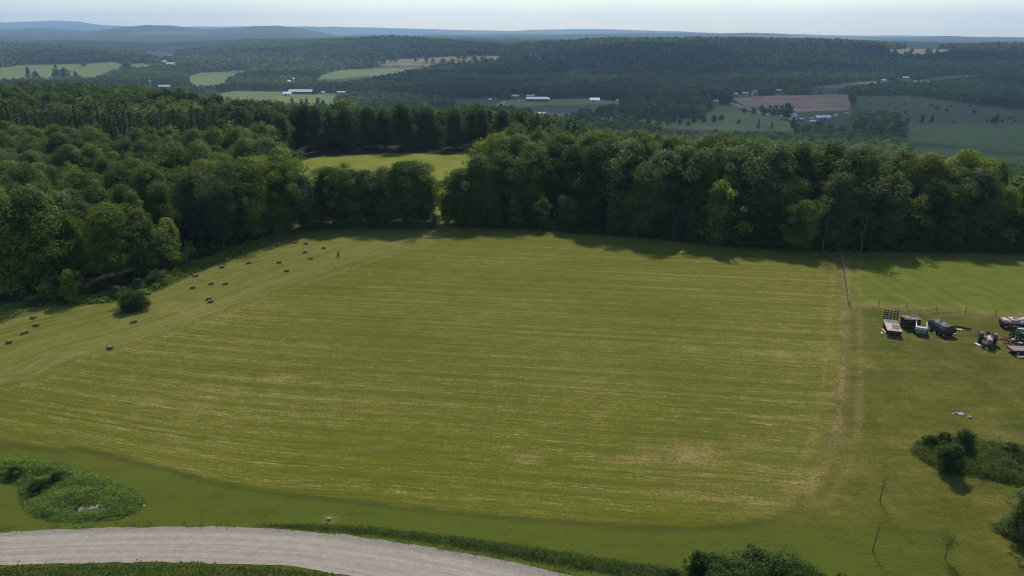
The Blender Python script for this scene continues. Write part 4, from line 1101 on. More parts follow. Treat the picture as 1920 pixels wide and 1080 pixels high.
building('farm_shed', 966, 183, 14, 8, 3, D(0), R_GREY, W_GREY, 'dull grey shed by the curved farm lane')
building('farm_shed', 1027, 188, 6, 5, 3, D(15), R_TIN, W_PALE, 'little pale shed at the right end of the long red barn')
building('white_barn', 1115, 190.5, 17, 12, 3.2, D(-3), R_WHITE, W_WHITE, 'bright white roofed barn alone on the middle valley field')
building('field_hut', 1157, 191, 4, 4, 3, D(40), R_WHITE, W_WHITE, 'tiny white hut at the tree line right of the lone white barn', 'hut')
building('field_hut', 919, 188, 4, 4, 2, D(0), R_WHITE, W_WHITE, 'tiny white hut on the dark field left of the farm lane', 'hut')
building('white_house', 1487, 225, 10, 8, 6.5, D(55), R_GREY, W_WHITE, 'white gabled farmhouse under the big dark valley tree', 'house', .8, windows=2)
building('farmhouse_wing', 1482, 224.5, 4, 4, 6, D(55), R_GREY, W_PALE, 'pale narrow outbuilding touching the white gabled farmhouse', 'house')
building('white_barn', 1533.5, 224, 7, 8, 3, D(0), R_WHITE, W_GREY, 'smaller of two white roofed barns in the right valley farm')
building('white_barn', 1547, 224, 12, 9, 3.2, D(-4), R_TIN, W_GREY, 'larger of two white roofed barns in the right valley farm')
building('farm_shed', 1527, 230.5, 16, 5, 2.4, D(10), R_TIN, W_GREY, 'long low shed in front of the two white roofed valley barns')
building('farm_shed', 1521, 225, 5, 4, 2.2, D(0), R_GREY, W_GREY, 'little grey shed left of the two white roofed valley barns')
building('farm_shed', 1502, 226, 6, 5, 2.2, D(0), R_GREY, W_GREY, 'little grey shed beside the white gabled farmhouse')
building('field_hut', 1566, 218.5, 3, 3, 2.5, D(0), R_WHITE, W_WHITE, 'tiny white hut right of the two valley barns', 'hut')
building('field_hut', 1586, 215, 5, 4, 2.5, D(10), R_GREY, W_PALE, 'tiny dull hut below the ploughed field corner', 'hut')
building('farm_shed', 1466, 221, 5, 4, 2.5, D(0), R_TIN, W_PALE, 'pale little shed at the lane bend before the farmhouse', 'shed')
building('white_house', 1414, 178, 9, 8, 6, D(30), R_GREY, W_WHITE, 'white house above the far edge of the ploughed field', 'house', .8, windows=2)
building('white_house', 1397, 178, 12, 8, 3.5, D(0), R_GREY, W_PALE, 'dull bungalow left of the white house above the ploughed field', 'house', windows=2)
building('farm_shed', 1379, 178.5, 7, 6, 3, D(0), R_TIN, W_PALE, 'small pale shed at the far left corner of the ploughed field')
building('farm_shed', 1460, 172, 10, 7, 3, D(0), R_TIN, W_GREY, 'pale roofed shed among trees above the ploughed field')
building('white_house', 1341, 194, 8, 7, 4, D(20), R_GREY, W_WHITE, 'white house among trees left of the ploughed field', 'house', windows=2)
building('white_barn', 1697, 148, 15, 9, 3, D(-2), R_WHITE, W_GREY, 'white roofed barn high on the right slope', y0=1200)
building('farm_shed', 1656, 153, 9, 7, 3, D(0), R_TIN, W_PALE, 'dim pale shed left of the high white roofed barn', y0=1200)
building('farm_shed', 1015, 216, 10, 6, 2.6, D(5), R_TIN, W_WHITE, 'white shed glimpsed behind the dark wood top', y0=600)

# ------------------------------------------------------------------ hay bales
M_HAY = simple('hay', (.27, .23, .12), (.13, .105, .05), 9.0, .95, .05, 0, .6)
def bale_mesh():
    bm = bmesh.new(); box(bm, (0, 0, 0), (1.02, .50, .44))
    bmesh.ops.subdivide_edges(bm, edges=bm.edges[:], cuts=5, use_grid_fill=True)
    for v in bm.verts:
        r = random.uniform(-.018, .018); v.co += v.co.normalized() * r
        g = abs(v.co.x)
        if .22 < g < .34: v.co.y *= .95; v.co.z *= .95               # drawn in by the twine
        v.co.y *= 1 - .06 * (abs(v.co.z) / .25) ** 4
    return bm_mesh('hay_bale', bm, M_HAY)
BM = bale_mesh()
M_TWINE = simple('twine', (.25, .12, .05), None, 5, .9)
def twine_mesh():
    bm = bmesh.new()
    for sx in (-.28, .28):
        for c, s in (((sx, 0, .209), (.016, .46, .01)), ((sx, .238, 0), (.016, .01, .42)), ((sx, -.238, 0), (.016, .01, .42))): box(bm, c, s)
    return bm_mesh('twine', bm, M_TWINE)
TW = twine_mesh()
BALES = [(63, 597, 0, 0, 'hay bale at the far left below the wood, farthest of that loose four'), (68.5, 611, 8, 0, 'second bale of the loose four at the far left'), (46.7, 625.5, 60, 0, 'small looking bale, end turned to view, third of the loose four'), (17.5, 643, 4, 0, 'nearest bale of the loose four, by the frame edge'),
    (206.7, 654, -12, 0, 'lone bale nearest to the road, out on the field track'), (251.5, 604.5, 35, 0, 'bale on the field just below the lone bush'), (279, 551.5, 2, 0, 'bale tucked close beside the lone bush'), (395.6, 566.8, 14, 0, 'nearer of two bales lying almost together'), (392, 561.5, 18, 0, 'farther of two bales lying almost together'),
    (361.7, 540.5, 30, 0, 'bale alone on the slope above and left of the paired bales'), (396.3, 533, 22, 0, 'left of two level bales above the paired ones'), (423, 533, 28, 0, 'right of two level bales above the paired ones'), (367, 518.2, 35, 0, 'bale closest to the bend of the rough grass strip'), (416.7, 502, 6, 0, 'bale near the middle of the rough grass strip'),
    (427.7, 489, 20, 0, 'bale beside the upper end of the rough grass strip'), (466.7, 494, 40, 0, 'small bale alone between the grass strip and the field centre'), (524, 493, 10, 0, 'bale upslope of the one lying nearest the field track'), (537.8, 508.8, 24, 0, 'bale lying just above the pale field track'),
    (582.6, 485.6, 12, 0, 'bale beside the standing one in the upper corner'), (572.4, 474, 15, 0, 'bale near the tree shadow, lower of three in line'), (634.3, 481, 80, 1, 'bale standing on its end on the field'), (607, 466, 16, 0, 'bale just beyond the edge of the tree shadow'),
    (573.5, 457.8, 5, 0, 'bale at the very corner of the tree shadow'), (554, 455.5, 14, 0, 'bale left of the shadow corner, near the wood'), (519.5, 458.8, 24, 0, 'bale closest to the dark wood corner'), (193, 567, 12, 0, 'bale against the rough grass under the wood'), (496, 459.5, 20, 0, 'bale half lost in the shade by the wood corner')]
for px, py, a, up, lb in BALES:
    x, y, z = P(px, py)
    o = link('hay_bale', BM); o.location = (x, y, z + (.215 if not up else .50)); o.rotation_euler = (0, D(90) if up else 0, D(a)) if not up else (D(6), D(88), D(a))
    k_ = random.uniform(.74, .86); o.scale = (k_, k_ * random.uniform(.92, 1.05), k_)
    t = link('twine', TW, None, o)
    tag(o, lb, 'hay bale', 'hay bales left on the mown field')

# ------------------------------------------------------------------ wire fence round the paddock
M_POST = simple('weathered_post', (.24, .21, .17), (.12, .10, .08), 4, .9, .1)
M_WIRE = simple('wire', (.34, .33, .28), (.22, .21, .18), 8, .5, .4)
def fence(pts, n, label, h=1.1, r=.055):
    line, _ = resample(pts, n)
    x0, y0 = line[0]; e = empty('wire_fence', (x0, y0, tz(x0, y0)), 0, label, 'fence'); z0 = tz(x0, y0)
    tops = []
    for i, (x, y) in enumerate(line):
        bm = bmesh.new(); hh = h * random.uniform(.9, 1.12); lx, ly = random.uniform(-.07, .07), random.uniform(-.07, .07)
        add_tube(bm, [(0, 0, -.25), (lx * .5, ly * .5, hh * .5), (lx, ly, hh)], [r * 1.1, r, r * .9], 7)
        o = link('post', bm_mesh('post', bm, M_POST), None, e); o.location = (x - x0, y - y0, tz(x, y) - z0)
        tops.append((x - x0, y - y0, tz(x, y) - z0))
    for k, zz in enumerate((.45, .8, 1.12)):
        bm = bmesh.new(); pp = []
        for i in range(len(tops)):
            a = tops[i]; pp.append((a[0], a[1] - r, a[2] + zz))
            if i < len(tops) - 1:
                b = tops[i + 1]; pp.append(((a[0] + b[0]) / 2, (a[1] + b[1]) / 2 - r, (a[2] + b[2]) / 2 + zz - .04))
        add_tube(bm, pp, [.006] * len(pp), 4)
        link('wire', bm_mesh('wire', bm, M_WIRE), None, e)
fence(G2([(1577, 480), (1584, 525), (1590, 572)]), 13, 'post and wire fence running from the branch heap to the paddock corner')
fence(G2([(1594, 573), (1700, 580), (1920, 596)]) + [(108, 103)], 14, 'post and wire fence along the near side of the paddock')
# heap of dead branches at the fence end
def branch_heap():
    x, y, z = P(1576, 474); g = random.Random(9); bm = bmesh.new()
    for i in range(46):
        a = g.uniform(0, 6.28); L = g.uniform(1.2, 3.6); c = Vector((g.gauss(0, 1.3), g.gauss(0, .7), g.uniform(.1, .7)))
        d = Vector((math.cos(a), math.sin(a) * .6, g.uniform(-.1, .55))).normalized()
        p = [c - d * L * .5, c + Vector((g.uniform(-.2, .2), g.uniform(-.2, .2), g.uniform(0, .25))), c + d * L * .5]
        for q in p: q.z = max(q.z, .03)
        r = g.uniform(.025, .07); add_tube(bm, [tuple(q) for q in p], [r, r * .8, r * .25], 5)
    o = link('branch_heap', bm_mesh('branch_heap', bm, M_PALEBARK, True)); o.location = (x, y, z)
    tag(o, 'heap of pale dead branches at the wood end of the fence', 'branch heap')
branch_heap()

# ------------------------------------------------------------------ stones
M_STONE = simple('field_stone', (.36, .32, .27), (.17, .15, .13), 3.0, .9, .15, 0, .5)
M_WSTONE = simple('white_stone', (.52, .50, .46), (.33, .31, .28), 3.0, .85, .15, 0, .4)
def stone_mesh(seed):
    g = random.Random(seed); bm = bmesh.new(); bmesh.ops.create_icosphere(bm, subdivisions=3, radius=1)
    dirs = [Vector((g.gauss(0, 1), g.gauss(0, 1), g.gauss(0, 1))).normalized() for _ in range(9)]; cut = [g.uniform(.62, .95) for _ in dirs]
    for v in bm.verts:
        for d, c in zip(dirs, cut):
            k = v.co.dot(d)
            if k > c: v.co -= d * (k - c) * .9
        v.co.z *= .72
    return bm_mesh('stone', bm, M_STONE)
SM = [stone_mesh(i) for i in range(4)]
def stone(x, y, s, label, group=None, white=False, sx=1.0, k=0, rz=None, dz=.2):
    o = link('stone', SM[k % 4] if not white else SMW[k % 4]); o.location = (x, y, tz(x, y) + s * dz); o.scale = (s * sx, s, s * .8); o.rotation_euler = (random.uniform(-.3, .3), random.uniform(-.3, .3), random.uniform(0, 6) if rz is None else rz)
    return tag(o, label, 'stone', group)
SMW = []
for m in SM:
    c = m.copy(); c.materials.clear(); c.materials.append(M_WSTONE); SMW.append(c)
hx, hy = hol
for i in range(34):
    a = random.uniform(0, 6.28); q = math.sqrt(random.random())
    stone(hx + math.cos(a) * q * 1.45, hy + math.sin(a) * q * .75, random.uniform(.10, .24), 'fist-to-head-sized stone heaped in the hollow of the weed island', 'stones heaped in the weed island', k=i, dz=.3)
x, y, z = P(1802, 778); stone(x, y, .28, 'white flat stone on the lawn behind the weedy mound', white=True, sx=1.5, rz=.1)
x, y, z = P(1787, 777); stone(x, y, .15, 'small pale stone left of the white flat one', white=True, k=1)
x, y, z = P(1818, 783); stone(x, y, .26, 'dull flat stone right of the white flat one', sx=1.3, k=2)
x, y, z = P(1794, 776); stone(x, y, .25, 'dark little stone between the two white ones', k=3)
x, y, z = P(617, 973); stone(x, y, .22, 'flat grey stone in the grass by the ditch end', k=2, sx=1.4, dz=.1)
x, y, z = P(270, 949); stone(x, y, .13, 'pale stone at the tip of the weed island', white=True, k=2)

# ------------------------------------------------------------------ old farm machinery standing on the lawn
M_DECK = simple('weathered_boards', (.58, .46, .41), (.36, .26, .21), 2.2, .85, .2)
M_DKWOOD = simple('dark_boards', (.075, .055, .045), (.03, .022, .018), 3.0, .85, .15)
M_RUST = simple('rusty_steel', (.13, .065, .045), (.05, .028, .022), 4.0, .7, .3)
M_TYRE = simple('tyre_rubber', (.022, .022, .024), (.04, .036, .032), 6, .85, .2)
M_RIM = simple('rim_paint', (.45, .40, .36), (.22, .16, .12), 5, .6, .3)
M_REDP = simple('faded_red_paint', (.26, .035, .035), (.12, .02, .022), 4, .5, .35)
M_PINK = simple('faded_pink_paint', (.54, .38, .36), (.34, .21, .20), 3, .55, .35)
M_STEEL = simple('grey_steel', (.26, .25, .27), (.13, .12, .14), 4, .5, .4, .3)
M_TARP = simple('black_tarp', (.040, .038, .036), (.065, .060, .056), 2.0, .6, .35, 0, .4)
M_GALV = simple('galvanised', (.66, .62, .60), (.38, .34, .33), 4, .4, .5, .3)
M_PALEW = simple('pale_timber', (.62, .56, .40), (.42, .37, .26), 5, .85, .15)
M_TAN = simple('tan_boards', (.36, .28, .22), (.20, .15, .12), 3, .85, .15)
M_GREENP = simple('green_paint', (.025, .10, .055), (.012, .045, .028), 4, .5, .35)
M_BLUEP = simple('blue_sheeting', (.04, .06, .20), (.025, .03, .09), 3, .6, .3)
M_WHITEP = simple('white_paint', (.78, .77, .74), (.60, .58, .55), 4, .5, .35)
M_BLACK = simple('black_steel', (.025, .024, .024), (.05, .04, .035), 4, .6, .3)

def part(name, parent, mat, shapes, smooth=False):
    """shapes: ('b', centre, size[, rz]) boxes, ('t', points, radii) tubes, ('c', centre, radius, depth, axis) cylinders"""
    bm = bmesh.new()
    for s in shapes:
        if s[0] == 'b': box(bm, s[1], s[2], s[3] if len(s) > 3 else 0)
        elif s[0] == 't': add_tube(bm, s[1], s[2] if isinstance(s[2], (list, tuple)) else [s[2]] * len(s[1]), 7)
        else:
            R_ = {'x': Matrix.Rotation(PI / 2, 4, 'Y'), 'y': Matrix.Rotation(PI / 2, 4, 'X'), 'z': Matrix()}[s[4]]
            bmesh.ops.create_cone(bm, segments=22, radius1=s[2], radius2=s[2], depth=s[3], cap_ends=True, matrix=Matrix.Translation(s[1]) @ R_)
    return link(name, bm_mesh(name, bm, mat, smooth), None, parent)

def wheel(parent, c, r, w, name='wheel', rim=None, axis='x'):
    bm = bmesh.new(); n = 22
    prof = [(-w / 2, r * .60), (-w / 2, r * .90), (-w * .36, r), (w * .36, r), (w / 2, r * .90), (w / 2, r * .60)]
    rings = [[bm.verts.new((px_, math.cos(k * 2 * PI / n) * pr, math.sin(k * 2 * PI / n) * pr)) for k in range(n)] for px_, pr in prof]
    for a, b in zip(rings, rings[1:] + rings[:1]):
        for k in range(n): bm.faces.new((a[k], a[(k + 1) % n], b[(k + 1) % n], b[k]))
    o = link(name, bm_mesh(name, bm, M_TYRE, True), None, parent); o.location = c
    if axis == 'y': o.rotation_euler = (0, 0, PI / 2)
    part('rim', o, rim or M_RIM, [('c', (0, 0, 0), r * .62, w * .55, 'x'), ('c', (0, 0, 0), r * .16, w * .9, 'x')])
    return o

def frame_from(p0, p1, z):
    """ground-plane position, heading and length of a thing whose centre line runs from pixel p0 (far end) to p1 (near end) at height z"""
    a = np.array(flat(*p0, z)); b = np.array(flat(*p1, z)); d = a - b
    c = (a + b) / 2
    return (c[0], c[1], tz(c[0], c[1])), math.atan2(d[1], d[0]) - PI / 2, float(np.hypot(*d))

# flat hay wagon with rack
loc, rz, L = frame_from((1668.8, 600.5), (1677.8, 621.8), 1.0)
e = empty('hay_wagon', loc, rz, 'flat hay wagon with pale worn deck and a dark slatted rack at its far end', 'wagon')
wd = 1.95
part('deck', e, M_DECK, [('b', (-wd / 2 + wd * (i + .5) / 9, random.uniform(-.03, .03), .98 + random.uniform(-.008, .008)), (wd / 9 - .014, L, .06)) for i in range(9)])
part('worn_patch', e, simple('stained_boards', (.26, .18, .14), (.17, .11, .09), 2.5, .9, .1), [('b', (.42, -.55, 1.03), (.95, 1.5, .03)), ('b', (.25, -1.35, 1.026), (.7, .5, .025))])
part('frame', e, M_RUST, [('b', (-wd / 2 + .05, 0, .86), (.12, L, .16)), ('b', (wd / 2 - .05, 0, .86), (.12, L, .16)), ('b', (0, -L / 2 + .06, .83), (wd, .12, .22)), ('b', (0, L / 2 - .06, .83), (wd, .12, .22)), ('b', (0, 1.35, .62), (1.5, .14, .2)), ('b', (0, -1.35, .62), (1.5, .14, .2)), ('b', (0, 0, .68), (.18, L * .8, .16))])
part('rack', e, M_DKWOOD, [('b', (x_, L / 2, 1.75), (.09, .09, 1.6)) for x_ in (-.92, -.46, 0, .46, .92)] + [('b', (0, L / 2 - .02, 1.15 + .3 * i), (wd, .05, .12)) for i in range(5)])
for sx in (-1, 1):
    for sy in (-1.35, 1.35): wheel(e, (sx * .82, sy, .38), .38, .2)
part('drawbar', e, M_RUST, [('t', [(0, -1.4, .55), (.1, -L / 2 - .5, .35), (.3, -L / 2 - 1.0, .2)], .05)])
# pale planks lying by it
def plank(p0, p1, w, label, mat=None, h=.10, name='plank', cat='plank', z=.06):
    a = np.array(flat(*p0)); b = np.array(flat(*p1)); d = b - a; c = (a + b) / 2
    bm = bmesh.new(); box(bm, (0, 0, 0), (float(np.hypot(*d)), w, h)); bmesh.ops.bevel(bm, geom=bm.edges[:], offset=.02, segments=1, affect='EDGES')
    o = link(name, bm_mesh(name, bm, mat or M_PALEW)); o.location = (c[0], c[1], tz(c[0], c[1]) + z); o.rotation_euler = (0, 0, math.atan2(d[1], d[0]))
    return tag(o, label, cat)
plank((1654, 618.5), (1665, 631.5), .20, 'long pale plank lying on the grass beside the hay wagon')
plank((1652.5, 624.5), (1653.5, 628), .25, 'short pale board end beside the long plank')

# dark box trailer
loc, rz, L = frame_from((1709, 606), (1709.5, 621), 0.0)
x, y = flat(1709, 617.5); e = empty('box_trailer', (x, y + .6, tz(x, y)), D(-4), 'dark box trailer with tan upper rim between the hay wagon and the black wagon', 'trailer')
part('body', e, M_DKWOOD, [('b', (0, -.75, .98), (2.15, .06, 1.05)), ('b', (0, .75, .98), (2.15, .06, 1.05)), ('b', (-1.05, 0, .98), (.06, 1.44, 1.05)), ('b', (1.05, 0, .98), (.06, 1.44, 1.05)), ('b', (0, 0, .50), (2.04, 1.44, .06))])
part('rim', e, M_TAN, [('b', (0, -.75, 1.54), (2.3, .16, .07)), ('b', (0, .75, 1.54), (2.3, .16, .07)), ('b', (-1.08, 0, 1.54), (.16, 1.34, .07)), ('b', (1.08, 0, 1.54), (.16, 1.34, .07))])
part('load', e, M_TAN, [('b', (.1, .05, 1.36), (1.9, 1.36, .18)), ('b', (-.4, .2, 1.48), (.8, .7, .12), .3)])
for sx in (-1, 1): wheel(e, (sx * 1.2, 0, .36), .36, .2)
part('drawbar', e, M_RUST, [('t', [(-.4, -.7, .45), (0, -1.5, .4)], .05), ('t', [(.4, -.7, .45), (0, -1.5, .4)], .05)])

# pale open cart
x, y = flat(1730, 629.5); e = empty('open_cart', (x, y + .75, tz(x, y)), D(-27), 'pale grey open-topped cart with two raised sides beside the dark box trailer', 'cart')
bm = bmesh.new()
for sx in (-1, 1):
    v = [bm.verts.new((sx * .62 + dx_, y_, z_)) for dx_ in (0, sx * .09) for (y_, z_) in ((-1.0, .62), (-1.0, 1.20), (.0, 1.42), (1.25, 1.42), (1.25, 1.18), (.3, .62))]
    bm.faces.new(v[:6]); bm.faces.new(v[6:][::-1])
    for i in range(6): bm.faces.new((v[i], v[(i + 1) % 6], v[6 + (i + 1) % 6], v[6 + i]))
link('side', bm_mesh('side', bm, M_GALV), None, e)
part('bed', e, M_STEEL, [('b', (0, -.2, .64), (1.22, 1.5, .08)), ('b', (0, .55, .66), (1.22, .1, .25))])
part('tub', e, M_GALV, [('b', (0, -1.02, .92), (1.42, .08, .62)), ('b', (0, -.55, 1.02), (1.2, .10, .45)), ('b', (0, -.80, 1.19), (1.16, .46, .05)), ('b', (.2, -.25, .9), (.7, .35, .3))])
part('front_panel', e, M_STEEL, [('b', (0, -1.10, .60), (1.3, .08, .62))])
for sx in (-1, 1): wheel(e, (sx * .80, -.35, .36), .36, .18)
part('drawbar', e, M_RUST, [('t', [(0, -1.1, .4), (0, -1.7, .32)], .05)])

# black covered wagon
loc, rz, L = frame_from((1754.5, 601), (1780, 616), 1.35)
e = empty('covered_wagon', loc, rz, 'long black wagon under dark sheeting, standing slantwise on the lawn', 'wagon')
hl = L / 2 + .2
bm = bmesh.new()
n = 14
for i in range(n):                                            # sagging sheet over the load
    yy_ = -hl + 2 * hl * i / (n - 1)
    for j in range(9):
        x_ = -1.0 + 2.0 * j / 8
        zt = 1.42 + .10 * math.sin(i * 1.3) * math.cos(j) + .22 * (1 - abs(x_)) + random.uniform(-.03, .03)
        if j in (0, 8): zt = .78 + random.uniform(-.04, .04)
        if i in (0, n - 1): zt = min(zt, 1.05 if 0 < j < 8 else .7)
        bm.verts.new((x_ * (1.12 if j in (0, 8) else 1.0), yy_, zt))
bm.verts.ensure_lookup_table()
for i in range(n - 1):
    for j in range(8): bm.faces.new([bm.verts[i * 9 + j], bm.verts[i * 9 + j + 1], bm.verts[(i + 1) * 9 + j + 1], bm.verts[(i + 1) * 9 + j]])
link('sheeting', bm_mesh('sheeting', bm, M_TARP), None, e)
part('body', e, M_BLACK, [('b', (-.98, 0, .92), (.06, 2 * hl - .1, .62)), ('b', (.98, 0, .92), (.06, 2 * hl - .1, .62)), ('b', (0, -hl + .08, .92), (1.9, .06, .62)), ('b', (0, hl - .08, .92), (1.9, .06, .62)), ('b', (0, 0, .60), (1.9, 2 * hl - .2, .08))])
part('end_board', e, M_TAN, [('b', (0, hl + .05, 1.15), (1.9, .06, .35))])
for sx in (-1, 1):
    for sy in (-1, 1): wheel(e, (sx * .85, sy * (hl - .8), .36), .36, .2)
plank((1751, 619), (1752, 628), .30, 'short pale board leaning out beside the black wagon', h=.16, z=.1)
def log(p0, p1, r, label, mat, z=0.1, name='log', cat='log'):
    a = flat(*p0); b = flat(*p1); c = ((a[0] + b[0]) / 2, (a[1] + b[1]) / 2); bm = bmesh.new()
    add_tube(bm, [(a[0] - c[0], a[1] - c[1], 0), (0, 0, .02), (b[0] - c[0], b[1] - c[1], 0)], [r, r * .97, r * .92], 12)
    o = link(name, bm_mesh(name, bm, mat, False)); o.location = (c[0], c[1], tz(*c) + z); return tag(o, label, cat)
log((1764, 626), (1773, 635.5), .19, 'pale log lying in front of the black wagon', M_PALEW, .19)
log((1772.5, 634), (1774.5, 637.5), .26, 'dark sawn block at the end of the pale log', M_DKWOOD, .26, 'wood_block', 'wood block')
log((1789, 615), (1821, 620.5), .15, 'long dark beam lying on the grass past the black wagon', M_DKWOOD, .22, 'timber_beam', 'beam')
plank((1787, 619), (1804, 620.8), .42, 'pale weathered board pile beside the long dark beam', M_PALEW, .16, 'board', 'board', .1)
plank((1785, 624), (1790, 628), .3, 'pale broken board at the foot of the black wagon end', M_GALV, .1, 'board', 'board', .08)

# red tractor facing the road
x, y = flat(1852, 648); e = empty('red_tractor', (x, y + .2, tz(x, y)), D(-25), 'old red tractor with grey bonnet, facing the road', 'tractor')
# local -y is forward
part('bonnet', e, M_PINK, [('b', (0, -1.0, 1.12), (.56, 1.5, .5)), ('b', (0, -1.0, 1.39), (.46, 1.46, .06))])
part('grille', e, M_STEEL, [('b', (0, -1.79, 1.05), (.52, .08, .62))] + [('b', (0, -1.84, .82 + i * .1), (.46, .03, .03)) for i in range(6)])
part('engine', e, M_STEEL, [('b', (0, -.95, .78), (.46, 1.4, .2)), ('b', (0, .2, .82), (.6, 1.0, .5)), ('c', (0, .55, .72), .26, 1.5, 'x'), ('b', (0, -1.62, .55), (.3, .2, .35)), ('c', (0, -1.6, .42), .06, 1.3, 'x')])
for sx in (-1, 1):
    w_ = wheel(e, (sx * .86, .55, .72), .72, .38, 'rear_wheel', M_PINK)
    wheel(e, (sx * .68, -1.6, .36), .36, .2, 'front_wheel', M_PINK)
    bm = bmesh.new(); n = 10
    rr = [[bm.verts.new((sx * (.60 + o_ * .50), .55 - math.cos(a_) * q_, .72 + math.sin(a_) * q_)) for o_ in (0, 1)] for q_ in (.80, .84) for a_ in [PI * .12 + PI * .70 * k / n for k in range(n + 1)]]
    m_ = n + 1
    for k in range(n):
        for off in (0, m_): bm.faces.new((rr[off + k][0], rr[off + k + 1][0], rr[off + k + 1][1], rr[off + k][1]))
        for s_ in (0, 1): bm.faces.new((rr[k][s_], rr[k + 1][s_], rr[m_ + k + 1][s_], rr[m_ + k][s_]))
    link('fender', bm_mesh('fender', bm, M_REDP), None, e)
    part('fender_lamp', e, M_GALV, [('c', (sx * .82, .25, 1.62), .11, .14, 'y'), ('b', (sx * .82, .3, 1.54), (.06, .06, .12))])
part('seat', e, M_BLACK, [('b', (0, .62, 1.22), (.48, .44, .1)), ('b', (0, .86, 1.42), (.48, .08, .38)), ('b', (0, .55, 1.08), (.12, .12, .22))])
part('dashboard', e, M_PINK, [('b', (0, -.16, 1.28), (.5, .22, .34))])
bm = bmesh.new(); k_ = 18
add_tube(bm, [(math.cos(i * 2 * PI / k_) * .22, .16 + math.sin(i * 2 * PI / k_) * .16, 1.50 + math.sin(i * 2 * PI / k_) * .14) for i in range(k_ + 1)], [.02] * (k_ + 1), 5); add_tube(bm, [(0, -.1, 1.35), (0, .16, 1.50)], [.02, .02], 5); box(bm, (0, .16, 1.5), (.42, .03, .03))
link('steering_wheel', bm_mesh('steering_wheel', bm, M_BLACK, True), None, e)
part('exhaust', e, M_BLACK, [('t', [(.16, -.9, 1.38), (.16, -.9, 2.05)], .04)])
part('bumper', e, M_BLACK, [('b', (0, -1.98, .62), (1.0, .12, .3)), ('b', (.3, -1.9, .62), (.1, .3, .1)), ('b', (-.3, -1.9, .62), (.1, .3, .1))])
plank((1825, 644.5), (1830, 646), .18, 'short pale splinter board at the end of the cream plank')
plank((1828, 645), (1838, 650), .34, 'cream plank lying on the grass beside the red tractor', M_WHITEP, .12)

# faded pink pickup bed / machine, green machine, white tank, blue sheeting, flat trailer at the frame's right
x, y = flat(1897, 618); e = empty('pink_truck', (x + .3, y + .9, tz(x, y)), D(-12), 'faded pink old truck body without windows near the paddock fence', 'old truck')
part('body', e, M_PINK, [('b', (0, 0, 1.0), (2.6, 1.5, .34)), ('b', (.35, 0, 1.28), (1.3, 1.38, .24)), ('b', (-.9, 0, 1.22), (.7, 1.3, .12))])
part('sill', e, M_RUST, [('b', (0, -.77, .66), (2.6, .08, .42)), ('b', (0, .77, .66), (2.6, .08, .42)), ('b', (-1.31, 0, .72), (.08, 1.46, .56))])
part('window', e, M_BLACK, [('b', (.30, 0, 1.406), (.34, .8, .012))])
part('roof', e, M_TAN, [('b', (.75, 0, 1.43), (.42, 1.36, .06))])
for sx in (-.85, .9):
    for sy in (-.72, .72): wheel(e, (sx, sy, .36), .36, .2, axis='y')
x, y = flat(1919, 613); e = empty('white_tank', (x, y, tz(x, y)), D(10), 'white rounded tank standing behind the green machine', 'tank')
part('shell', e, M_WHITEP, [('c', (0, 0, .95), .55, 1.3, 'x'), ('c', (-.68, 0, .95), .44, .10, 'x'), ('c', (.68, 0, .95), .44, .10, 'x'), ('c', (0, 0, 1.52), .18, .14, 'z')], True)
part('stand', e, M_BLACK, [('b', (-.45, 0, .25), (.1, .9, .6)), ('b', (.45, 0, .25), (.1, .9, .6)), ('b', (0, .4, .1), (1.2, .08, .1))])
x, y = flat(1917, 641); e = empty('green_machine', (x + .1, y + .5, tz(x, y)), D(5), 'dark green farm machine with a pale hood and black wheels at the frame edge', 'farm machine')
part('body', e, M_GREENP, [('b', (.15, 0, 1.0), (1.5, 1.5, .7)), ('b', (.25, .3, 1.42), (1.1, .7, .2)), ('b', (.2, -.9, .72), (1.2, .5, .4))])
part('hood', e, simple('pale_green_paint', (.35, .50, .42), (.22, .33, .28), 4, .5, .3), [('b', (.1, .55, 1.56), (.9, .4, .08)), ('b', (.1, .75, 1.45), (.9, .08, .3))])
part('frame', e, M_BLACK, [('b', (-.75, .3, 1.0), (.14, 1.6, .16)), ('b', (-.75, -.4, .6), (.14, .2, .9)), ('b', (-.75, 1.0, 1.15), (.14, .2, 1.2)), ('b', (-.3, 1.2, 1.6), (1.1, .12, .12))])
for sy in (-.55, .75): wheel(e, (-.88, sy, .45), .45, .24)
for sy in (-.55, .75): wheel(e, (1.1, sy, .45), .45, .24)
x, y = flat(1911, 645); bm = bmesh.new()
for i in range(8):
    for j in range(5): bm.verts.new((-.9 + i * .27, -.4 + j * .22, max(.03, .26 - .1 * abs(j - 2) + .1 * math.sin(i * 1.7 + j))))
bm.verts.ensure_lookup_table()
for i in range(7):
    for j in range(4): bm.faces.new([bm.verts[i * 5 + j], bm.verts[(i + 1) * 5 + j], bm.verts[(i + 1) * 5 + j + 1], bm.verts[i * 5 + j + 1]])
bmesh.ops.solidify(bm, geom=bm.faces[:], thickness=.03)
o = link('blue_sheet', bm_mesh('blue_sheet', bm, M_BLUEP)); o.location = (x + .2, y - .2, tz(x, y) + .03); tag(o, 'crumpled blue sheet on the ground before the green machine', 'sheet')
x, y = flat(1912, 646.5); o = link('white_sack', SMW[1]); o.location = (x, y - .1, .32); o.scale = (.32, .24, .22); tag(o, 'white sack lying on the crumpled blue sheet', 'sack')
x, y = flat(1898, 641); o = link('pale_bucket', part('bucket', None, M_PALEW, [('c', (0, 0, .2), .2, .4, 'z'), ('c', (0, 0, .41), .22, .04, 'z')]).data)
bpy.data.objects.remove([q for q in bpy.data.objects if q.name.startswith('bucket')][0]); o.location = (x, y, tz(x, y)); tag(o, 'pale tub standing left of the crumpled blue sheet', 'tub')
